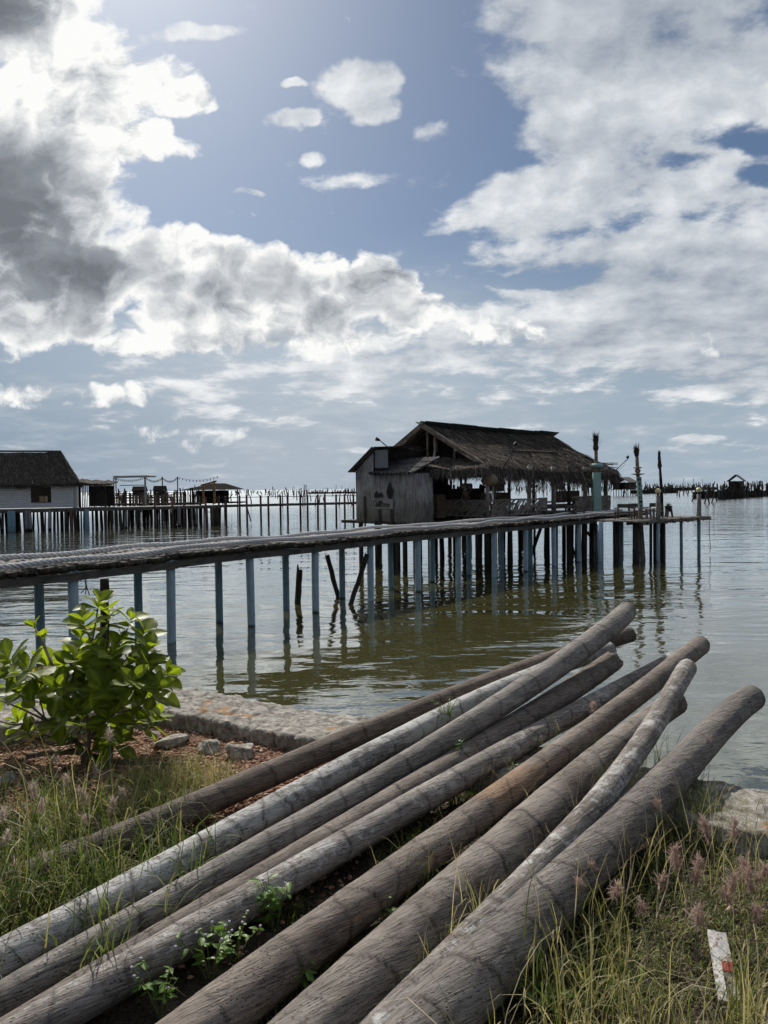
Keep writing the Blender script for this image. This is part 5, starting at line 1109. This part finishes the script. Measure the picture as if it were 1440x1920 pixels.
def leaf_arrays(base,dirs,ups,L,W,tone,shape='ob',nl=7):
    "one folded, arched leaf per row"
    n=len(base); t=np.linspace(0,1,nl); 
    prof=(np.sin(np.pi*np.clip(t,0,1)**1.25)**.8)*(1-.15*t) if shape=='ob' else np.sin(np.pi*t**.8)**.9
    prof[0]=.06; prof[-1]=.10 if shape=='ob' else .02
    d=dirs/np.linalg.norm(dirs,axis=1)[:,None]; s=np.cross(d,ups); s/=np.linalg.norm(s,axis=1)[:,None]+1e-9; u=np.cross(s,d)
    curl=rng.uniform(.05,.30,n); fold=rng.uniform(.1,.35,n)
    P_=base[:,None]+d[:,None]*(t[None,:,None]*L[:,None,None])-u[:,None]*((t**2)[None,:,None]*(curl*L)[:,None,None])
    wv=.05*np.sin(t[None,:]*9+rng.uniform(0,6,(n,1)))
    rows=[]
    for k in(-1,-.5,0,.5,1):
        rows.append(P_+s[:,None]*(k*prof[None,:,None]*W[:,None,None]/2)+u[:,None]*((abs(k)*(fold[:,None]*prof+wv*abs(k)))[...,None]*W[:,None,None]/2))
    V=np.stack(rows,2).reshape(n,-1,3); K=5
    a,b=np.meshgrid(np.arange(nl-1),np.arange(K-1),indexing='ij'); f=np.stack([a*K+b,a*K+b+1,(a+1)*K+b+1,(a+1)*K+b],-1).reshape(-1,4)
    F=(f[None]+np.arange(n)[:,None,None]*nl*K).reshape(-1,4); mid=np.tile(np.array([0,0,1,0,0.]),(n,nl,1)).reshape(-1)
    return V.reshape(-1,3),F,np.repeat(tone,nl*K),mid
SB=P(158,1440,.95)
shrub=empty('broadleaf_shrub',tuple(SB),'broad-leaved bright green shrub growing on the gravel at the left','shrub')
ROS=[(183,1128,0),(160,1165,1),(203,1158,0),(240,1165,0),(262,1195,0),(222,1205,1),(182,1215,1),(150,1190,0),(272,1218,0),(262,1250,1),(300,1262,0),(232,1252,0),(120,1238,0),(92,1245,0),(60,1258,0),(22,1232,0),(2,1252,0),(42,1292,0),(75,1300,1),(38,1352,0),(58,1368,0),(112,1290,0),(142,1285,0),(190,1288,1),(228,1300,0),(272,1310,0),(160,1330,0),(202,1345,0),(250,1348,0),(118,1345,1),(130,1385,0),(165,1400,0),(215,1385,0),(280,1350,0),(64,1160,2),(78,1183,2),(-25,1290,0),(-40,1330,0),(140,1240,1),(288,1290,1),(205,1235,0),(245,1275,0),(180,1255,0),(215,1325,0),(140,1320,0)]
stem=MB(); lb=[];ld=[];lu=[];ll_=[];lw=[];lt=[]
root=np.zeros(3); forks=[np.array([-.05,.02,.16]),np.array([.05,-.03,.2]),np.array([-.22,.0,.30]),np.array([.16,.04,.33]),np.array([.0,.05,.42]),np.array([-.10,-.05,.55]),np.array([.12,0,.6])]
stem.tube([root-[0,0,.05],root+[.0,0,.08],forks[0]],[.026,.022,.016],8); stem.tube([root,forks[1]],[.022,.014],7); stem.tube([forks[0],forks[2]],[.014,.010],6); stem.tube([forks[1],forks[3]],[.013,.010],6); stem.tube([forks[1],forks[4]],[.013,.010],6); stem.tube([forks[4],forks[5]],[.010,.008],6); stem.tube([forks[3],forks[6]],[.010,.008],6)
for px_,py_,small in ROS:
    Yd=SB[1]+random.uniform(-.30,.30); p=PY(px_,py_,Yd)-SB
    cand=[f for f in forks if f[2]<p[2]+.03] or [forks[0]]; fk=min(cand,key=lambda f:np.linalg.norm(f-p)); m=(fk+p)/2+np.array([0,0,-.04])+rng.normal(0,.02,3)
    top=p-np.array([0,0,.045]); stem.tube([fk,m,top],[.008,.006,.0045],5)
    ax=(top-m); ax/=np.linalg.norm(ax); ax=ax*.6+np.array([0,0,.7]); ax/=np.linalg.norm(ax)
    nn=4 if small==2 else random.choice([9,10,11,12]); ph=random.uniform(0,6.28)
    e1=np.cross(ax,[1,0,.1]); e1/=np.linalg.norm(e1); e2=np.cross(ax,e1)
    for k in range(nn):
        an=ph+k*2.4; el=.95-.115*k+random.uniform(-.12,.12); dirv=(math.cos(an)*e1+math.sin(an)*e2)*math.cos(el)+ax*math.sin(el)
        L_=random.uniform(.115,.18)*(1 if small!=2 else .62)*(1.0 if k>1 else .75)
        lb.append(top+ax*.010*(nn-k)-ax*.03); ld.append(dirv); lu.append(ax*1.0+rng.normal(0,.25,3)); ll_.append(L_); lw.append(L_*random.uniform(.60,.74)); lt.append(min(.99,max(0,random.gauss(.45,.25)+(.15 if k<3 else -.1))))
stem.build('stems',mbark,shrub,smooth=True)
lt=[min(v_,.98) for v_ in lt]; lt[17]=.99; lt[140]=.99; lt[211]=.99
V,F,t,m=leaf_arrays(np.array(lb),np.array(ld),np.array(lu),np.array(ll_),np.array(lw),np.array(lt)); np_mesh('leaves',V,F,mleaf,shrub,smooth=True,attrs=dict(tone=('FLOAT',t),mid=('FLOAT',m)))
# dead branch behind the shrub
a=P(50,1416,1.0);b=P(345,1432,1.0); mb=MB(); mb.tube([a,a*.7+b*.3+[0,.03,.03],a*.4+b*.6+[0,-.03,0],b],[.016,.02,.017,.008],7); tag(mb.build('dead_branch',mbark,smooth=True),'long bare dead branch lying on the ground behind the shrub stem','branch')
# ---------- grass
def grass_fn(nt):
    t=nt.attr('tone'); h=nt.attr('along')
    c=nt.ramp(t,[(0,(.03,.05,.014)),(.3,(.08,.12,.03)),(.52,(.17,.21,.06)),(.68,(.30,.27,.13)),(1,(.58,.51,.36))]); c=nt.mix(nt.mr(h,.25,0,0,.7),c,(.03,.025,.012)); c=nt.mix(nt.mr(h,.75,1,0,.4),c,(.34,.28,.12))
    b=pbsdf(nt,c,.6,None,.3); tr=nt.new('ShaderNodeBsdfTranslucent'); nt.put(tr.inputs[0],nt.mix(1,c,(1.3,1.3,.8),'MULTIPLY'))
    mx=nt.new('ShaderNodeMixShader'); mx.inputs[0].default_value=.4; nt.l.new(b,mx.inputs[1]); nt.l.new(tr.outputs[0],mx.inputs[2]); return mx.outputs[0]
mgrass=material('grass blade',grass_fn)
def blades(name,x,y,h,w,tone,lean,label,kind='stuff',dirb=None,z=None,mat_=None,droop=1.0):
    n=len(x); z=ground_z(x,y)-.01 if z is None else z; a=rng.uniform(0,2*np.pi,n) if dirb is None else rng.normal(dirb[0],dirb[1],n)
    d=np.stack([np.cos(a),np.sin(a)],-1); K=6; t=np.linspace(0,1,K)[None,:]
    ln=lean[:,None]; th0=ln*.35; bend=(th0*t+ln*droop*t**2.2*.9); hx=h[:,None]*np.cumsum(np.sin(bend)/(K-1),1); hz=h[:,None]*np.cumsum(np.cos(bend)/(K-1),1); hx-=hx[:,:1]; hz-=hz[:,:1]
    jx=rng.normal(0,.01,(n,1))*np.sin(t*5+rng.uniform(0,6,(n,1)))
    C=np.stack([x[:,None]+d[:,:1]*hx+jx,y[:,None]+d[:,1:]*hx+jx,z[:,None]+hz],-1)
    sa=a+np.pi/2+rng.normal(0,.6,n); s=np.stack([np.cos(sa),np.sin(sa),0*sa],-1); ww=w[:,None]*(1-t**1.6)*.5+.0003
    V=np.stack([C-s[:,None]*ww[...,None],C+s[:,None]*ww[...,None]],2).reshape(-1,3)
    k=np.arange(K-1); f=np.stack([k*2,k*2+1,k*2+3,k*2+2],-1); F=(f[None]+np.arange(n)[:,None,None]*2*K).reshape(-1,4)
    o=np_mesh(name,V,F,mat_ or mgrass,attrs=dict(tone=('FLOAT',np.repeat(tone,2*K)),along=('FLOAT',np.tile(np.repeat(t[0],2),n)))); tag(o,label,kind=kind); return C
def clumped(n,x0,x1,y0,y1,cl,spread,keep):
    cx=rng.uniform(x0,x1,cl);cy=rng.uniform(y0,y1,cl); i=rng.integers(0,cl,n); x=cx[i]+rng.normal(0,spread,n); y=cy[i]+rng.normal(0,spread,n)
    k=keep(x,y)&(log_clear(x,y)>.0); return x[k],y[k]
def in_view(x,y): return np.abs(x)<.56*y+.35
# left meadow: denser towards the frame edge and the viewer
def kl(x,y): return (wall_sd(x,y)>.75)&(x<-.75-.55*np.maximum(y-3.4,0)+.12*fbm(x*3,y*3,0,5,2))&(y<4.45+.18*fbm(x*4,y*4,0,6,2)-.5*np.maximum(x+1.7,0))&(rng.uniform(0,1,len(x))<np.where(y>3.95,.16,1))
x,y=clumped(13000,-3.4,-.5,2.5,4.85,170,.06,kl); n=len(x); hh_=np.where(y>3.9,.55,1.0)
blades('grass',x,y,rng.gamma(4,.062,n)*hh_,rng.uniform(.003,.009,n),np.clip(rng.beta(1.6,2.2,n)*.9+.22*fbm(x*5,y*5,0,44,2),0,1),rng.uniform(.3,2.0,n),'tangled green and straw grass at the left beside the dark brown trunk')
x=rng.uniform(-3.3,-.6,7000);y=rng.uniform(2.5,4.9,7000);k=kl(x,y)&(log_clear(x,y)>.01); x,y=x[k],y[k];n=len(x)
blades('undergrowth',x,y,rng.uniform(.04,.16,n),rng.uniform(.003,.007,n),rng.beta(1.6,4,n),rng.uniform(.4,1.8,n),'low dark undergrowth below the grass at the left')
# wiry brown weeds beside the dark trunk
def kw(x,y): return (wall_sd(x,y)>.7)&(((x+1.22)/.42)**2+((y-4.15)/.42)**2<1)
x,y=clumped(2600,-1.7,-.7,3.7,4.7,60,.05,kw); n=len(x)
blades('wiry_weeds',x,y,rng.uniform(.08,.26,n),rng.uniform(.0012,.003,n),np.clip(rng.normal(.62,.2,n),0,1),rng.uniform(.1,1.3,n),'wiry brown weeds between the shrub and the dark brown trunk')
# right side
def kr(x,y): return (wall_sd(x,y)>.62)&in_view(x,y)
def kr2(x,y): return kr(x,y)&(y<2.48+.28*fbm(x*2.5,y*2.5,0,15,3)+.35*(x<.85)) 
x,y=clumped(7600,.15,2.2,1.6,3.3,120,.05,kr2); n=len(x)
blades('grass',x,y,rng.gamma(3.5,.055,n),rng.uniform(.002,.006,n),np.clip(rng.beta(2.6,1.3,n)+.06+.2*fbm(x*5,y*5,0,45,2),0,1),rng.uniform(.1,1.9,n),'long green and straw-coloured grass in the lower right corner')
x=rng.uniform(.1,2.4,9000);y=rng.uniform(1.6,3.2,9000);k=kr2(x,y)&(vnoise(x*5,y*5,0,91)>.05)&(y<2.6)&(log_clear(x,y)>.01); x,y=x[k],y[k];n=len(x)
blades('undergrowth',x,y,rng.uniform(.03,.11,n),rng.uniform(.003,.007,n),rng.beta(1.8,2.0,n),rng.uniform(.5,1.9,n),'low leafy undergrowth in the lower right corner')
# dry litter and twigs on the right-hand ground
def kd(x,y): return kr(x,y)&(y>2.4)
x=rng.uniform(.4,2.6,26000);y=rng.uniform(2.4,4.3,26000);k=kd(x,y)&(log_clear(x,y)>-.02)&(wall_sd(x,y)>.55); x,y=x[k],y[k];n=len(x)
blades('dry_litter',x,y,rng.uniform(.015,.07,n),rng.uniform(.0015,.005,n),np.clip(rng.beta(2,2,n),.0,.95),rng.uniform(1.2,2.6,n),'dry litter of dead stems and leaf scraps on the ground at the right',z=ground_z(x,y)+rng.uniform(0,.012,n))
x=rng.uniform(.6,2.4,500);y=rng.uniform(2.9,4.1,500);k=(wall_sd(x,y)>.5)&(log_clear(x,y)>0); x,y=x[k],y[k];n=len(x)
blades('dry_straw',x,y,rng.uniform(.15,.45,n),rng.uniform(.0015,.003,n),rng.uniform(.75,1,n),rng.uniform(1.5,2.2,n),'long dead straws lying flat beside the wall at the right',z=ground_z(x,y)+rng.uniform(.005,.03,n),droop=.1)
# clump by the wall and the thickest trunk
c=P(1262,1548,1.0); n=1500; x=c[0]+rng.normal(0,.17,n); y=c[1]+rng.normal(.05,.13,n); k=(log_clear(x,y)>-.02); x,y=x[k],y[k];n=len(x)
blades('grass',x,y,rng.uniform(.06,.30,n),rng.uniform(.0025,.005,n),np.clip(rng.normal(.45,.2,n),0,1),rng.uniform(.3,1.7,n),'tuft of grass where the thickest trunk crosses the stone wall',z=np.full(n,.97))
# grass poking up between trunks
xs=[];ys=[]
for px_,py_,m_ in ((1085,1375,60),(990,1440,40),(1040,1430,40),(1150,1500,70),(1110,1530,60),(930,1500,30),(760,1680,40),(1190,1480,50),(840,1840,40),(1240,1450,40)):
    c=P(px_,py_,1.0); xs.append(c[0]+rng.normal(0,.06,m_)); ys.append(c[1]+rng.normal(0,.05,m_))
x=np.concatenate(xs);y=np.concatenate(ys);k=(log_clear(x,y)>-.04); x,y=x[k],y[k]; n=len(x)
blades('grass',x,y,rng.uniform(.12,.42,n),rng.uniform(.002,.004,n),np.clip(rng.normal(.55,.22,n),0,1),rng.uniform(.2,1.4,n),'thin grass blades poking up between the trunks',z=np.full(n,.95))
x=rng.uniform(-1.2,1.4,30000);y=rng.uniform(2.0,4.6,30000);lc_=log_clear(x,y);k=(lc_>-.01)&(wall_sd(x,y)>.6)&(x>-.55+.15*(y-2.5))&(y-2.0<1.45*(x+1.3))&(log_clear(x,y)<.16)&(vnoise(x*4,y*4,0,12)>-.35); x,y=x[k],y[k];n=len(x)
blades('ground_weeds',x,y,rng.uniform(.03,.13,n),rng.uniform(.003,.009,n),rng.beta(1.3,4,n)*.8,rng.uniform(.3,1.6,n),'low green weeds on the dark soil between the trunks')
# feathery seed heads
def plume_fn(nt):
    t=nt.attr('tone'); c=nt.ramp(t,[(0,(.34,.19,.16)),(.5,(.50,.36,.31)),(1,(.68,.62,.54))]); b=pbsdf(nt,c,.9); tr=nt.new('ShaderNodeBsdfTranslucent'); nt.put(tr.inputs[0],c)
    mx=nt.new('ShaderNodeMixShader'); mx.inputs[0].default_value=.5; nt.l.new(b,mx.inputs[1]); nt.l.new(tr.outputs[0],mx.inputs[2]); return mx.outputs[0]
mpl=material('feathery seed head',plume_fn)
def seed_grass(tips,label,tonec):
    Vs=[];Fs=[];Ts=[];nv=0; stems=MB()
    for px_,py_,Yd,ln in tips:
        tip=PY(px_,py_,Yd); b=np.array([tip[0]+random.uniform(-.10,.10),tip[1]+random.uniform(-.08,.08),.95]); mid=(b+tip)/2+[random.uniform(-.02,.02),0,.02]
        stems.tube([b,mid,tip],[.0016,.0013,.0009],4)
        ax=tip-mid; ax/=np.linalg.norm(ax); m=int(300*ln/.1); s=rng.uniform(0,1,m); a=rng.uniform(0,6.28,m); e1=np.cross(ax,[0,1,.2]);e1/=np.linalg.norm(e1);e2=np.cross(ax,e1)
        rad=(e1[None]*np.cos(a)[:,None]+e2[None]*np.sin(a)[:,None]); R_=.016*np.sin(np.pi*np.clip(s,.05,.95))**.7
        clump=.6+.7*(_h((s*9).astype(int),(a*1.2).astype(int),0*s.astype(int),int(px_)))
        p0=tip[None]-ax[None]*(ln*(1-s))[:,None]; p1=p0+rad*(R_*clump)[:,None]+ax[None]*rng.uniform(.003,.015,(m,1)); V,F,t=strands(p0,p1,rng.uniform(.0004,.0012,m),np.clip(rng.normal(tonec,.2,m),0,1)); Vs.append(V);Fs.append(F+nv);Ts.append(t);nv+=len(V)
    o=np_mesh('feathery_grass',np.concatenate(Vs),np.concatenate(Fs),mpl,attrs=dict(tone=('FLOAT',np.concatenate(Ts)))); tag(o,label,kind='stuff'); stems.build('stalks',mstick,o); return o
seed_grass([(1318,1537,3.1,.08),(1378,1540,3.0,.07),(1265,1590,2.9,.11),(1310,1610,2.8,.11),(1392,1612,2.8,.06),(1378,1640,2.7,.07),(1402,1632,2.7,.07),(1245,1645,2.8,.04),(1108,1620,2.9,.08),(1085,1650,2.8,.05),(1435,1625,2.7,.06),(1310,1700,2.6,.06),(1200,1690,2.7,.04),(1325,1400,4.1,.05),(1330,1385,4.1,.03),(1230,1500,3.4,.03),(1113,1318,4.5,.05),(1160,1660,2.7,.05),(1420,1700,2.6,.06),(1355,1670,2.7,.05)],'feathery pink and reddish seed heads above the grass at the right',.45)
seed_grass([(205,1370,3.9,.05),(150,1480,3.6,.07),(62,1470,3.6,.08),(80,1500,3.4,.06),(212,1500,3.6,.06),(125,1455,3.8,.05),(28,1620,3.1,.07),(15,1560,3.2,.05),(76,1600,3.2,.07),(230,1480,3.8,.05),(5,1520,3.3,.05),(160,1530,3.4,.03),(180,1440,3.9,.03),(100,1420,4.1,.04)],'pale feathery seed heads above the grass at the left',.75)
# upright dry stalks on the right
mb=MB()
for px0,py0,px1,py1,Yd in ((1230,1740,1228,1585,2.8),(1300,1760,1278,1560,2.8),(1170,1680,1158,1560,2.9),(1228,1730,1262,1595,2.75),(1215,1800,1190,1700,2.6),(1150,1720,1125,1575,2.9),(1170,1700,1183,1590,2.85),(1285,1750,1278,1610,2.8)):
    a=PY(px0,py0,Yd);b=PY(px1,py1,Yd+.05); m_=(a+b)/2+[.012,0,0]; mb.tube([a,m_,b],[.003,.0028,.0012],5)
tag(mb.build('dry_stalks',wood('pale straw',(.30,.25,.17),(.5,.43,.31),(1,1,4),8,.2)),'pale dry stalks standing up out of the grass at the right',kind='stuff')
# ---------- leafy weeds
mweed=leafmat('soft weed leaf',(.07,.14,.03),(.17,.27,.06),.45)
mbud=material('tiny lilac flower',lambda nt:pbsdf(nt,(.42,.38,.46),.9))
def weed(px_,py_,h,nb,lab,z=.97,Ls=.045,buds=3,sp=.06):
    c=P(px_,py_,z); t=empty('leafy_weed',tuple(c),lab,'weed','small leafy weeds around the trunks'); st=MB(); B=[];D=[];U=[];Ln=[]
    for k in range(nb):
        a=random.uniform(0,6.28); top=np.array([math.cos(a)*sp*random.uniform(.3,1.4),math.sin(a)*sp*random.uniform(.3,1.2),h*random.uniform(.55,1)]); mid=top*.5+[0,0,h*.06]; st.tube([(0,0,-.03),mid,top],[.0028,.002,.0013],5)
        for q in range(random.choice([4,5,6])):
            f=random.uniform(.25,1); p=mid*f*2 if f<.5 else mid+(top-mid)*(f-.5)*2; an=random.uniform(0,6.28); B.append(p);D.append([math.cos(an),math.sin(an),random.uniform(-.2,.6)]);U.append([0,0,1]+rng.normal(0,.3,3));Ln.append(Ls*random.uniform(.5,1.1)*(1.1-.4*f))
        if k<buds: bud=MB(); bud.sphere(top+[0,0,.004],.006,7,5,(1,1,.8)); bud.build('flower',mbud,t,smooth=True)
    st.build('stem',mweedst,t); Ln=np.array(Ln); V,F,tt,m=leaf_arrays(np.array(B),np.array(D),np.array(U),Ln,Ln*.5,rng.uniform(0,.9,len(B)),'lance'); np_mesh('leaves',V,F,mweed,t,smooth=True,attrs=dict(tone=('FLOAT',tt),mid=('FLOAT',m)))
mweedst=material('weed stem',lambda nt:pbsdf(nt,(.12,.15,.05),.7))
weed(515,1745,.24,7,'tallest bright green weed standing between the speckled trunk and the orange-streaked one',Ls=.075,buds=4)
weed(395,1835,.20,8,'bushy weed with lilac buds between the speckled and orange-streaked trunks, nearer the viewer',Ls=.055,buds=6,sp=.09)
weed(300,1895,.18,8,'nearest weed at the bottom edge between the speckled trunk and the orange-streaked one',Ls=.055,buds=5,sp=.09)
weed(440,1800,.20,6,'budding weed just left of the tallest weed',Ls=.045,buds=6,sp=.08)
weed(580,1860,.17,5,'round-leaved weed in front of the orange-streaked trunk beside the thick trunk',Ls=.07,buds=0)
weed(725,1745,.16,4,'small weed between the orange-streaked trunk and the thick trunk',Ls=.05,buds=0)
weed(1000,1880,.10,9,'spreading round-leaved weed low in the grass right of the thickest trunk',Ls=.06,buds=2,sp=.12)
weed(990,1480,.16,6,'weed sprig between the orange-streaked trunk and thick trunk further back',Ls=.045,buds=0,z=1.02)
weed(930,1350,.20,9,'trailing sprig lying on the grey-brown trunk halfway along',z=1.20,Ls=.03,buds=0,sp=.13)
weed(838,1355,.20,8,'leafy sprig growing over the palest trunk near the stone wall',z=1.14,Ls=.035,buds=0,sp=.08)
weed(850,1425,.14,6,'small sprig on the brown jagged trunk near the stone wall',z=1.16,Ls=.035,buds=0,sp=.06)
weed(310,1722,.14,4,'thin budding sprig beside the grey-brown trunk at the lower left',z=1.0,Ls=.03,buds=4,sp=.05)
# ---------- broken white-painted stake
t=empty('painted_board',tuple(P(1362,1880,.97)),'broken white painted board with a red mark leaning in the grass at the lower right','board')
o=P(1362,1880,.97); a0=P(1356,1878,.99)-o;a1=P(1334,1746,1.06)-o; a2=P(1378,1885,.97)-o;a3=P(1350,1750,1.07)-o
def paint_fn(nt):
    co=nt.coord(); n=nt.noise(co,25,5,.7); n2=nt.noise(co,9,3); c=nt.mix(nt.mr(n,.3,.6),(.30,.28,.25),(.62,.62,.61)); c=nt.mix(nt.mr(n,.54,.58),c,(.25,.2,.16)); return pbsdf(nt,c,.6,nt.bump(n,.4,.004),.3)
mpaint=material('chipped white paint',paint_fn)
mb=MB(); mb.beam(a0,a1,.030,.012); mb.build('slat',mpaint,t); mb=MB(); mb.beam(a2,a3,.040,.014); mb.build('slat',mpaint,t)
mb=MB(); d=a3-a2; mb.beam(a2+d*.42+[0,-.004,.008],a2+d*.56+[0,-.004,.008],.036,.010); mb.build('red_mark',material('red paint',lambda nt:pbsdf(nt,(.32,.06,.05),.7)),t)
mb=MB(); c=P(1372,1712,1.01); mb.tube([c+[-.035,0,0],c+[0,.01,.012],c+[.035,0,.0]],[.004,.012,.003],8); tag(mb.build('dry_leaf',wood('tan dry leaf',(.3,.2,.13),(.5,.37,.26),(1,1,1),9,.3),smooth=True),'curled tan dry leaf on the ground just above the white painted board','leaf')
for k,(q0,q1,l) in enumerate((((1330,1590),(1358,1561),'thick dead stick lying near the wall, nearest the pink seed heads'),((1230,1595),(1300,1575),'dead stick lying on the bare ground right of the thickest trunk'))):
    a=P(*q0,1.0);b=P(*q1,1.02); mb=MB(); mb.tube([a,(a+b)/2+[0,0,.008],b],[.007,.008,.004],7); tag(mb.build('dead_stick',mbark,smooth=True),l,'stick')
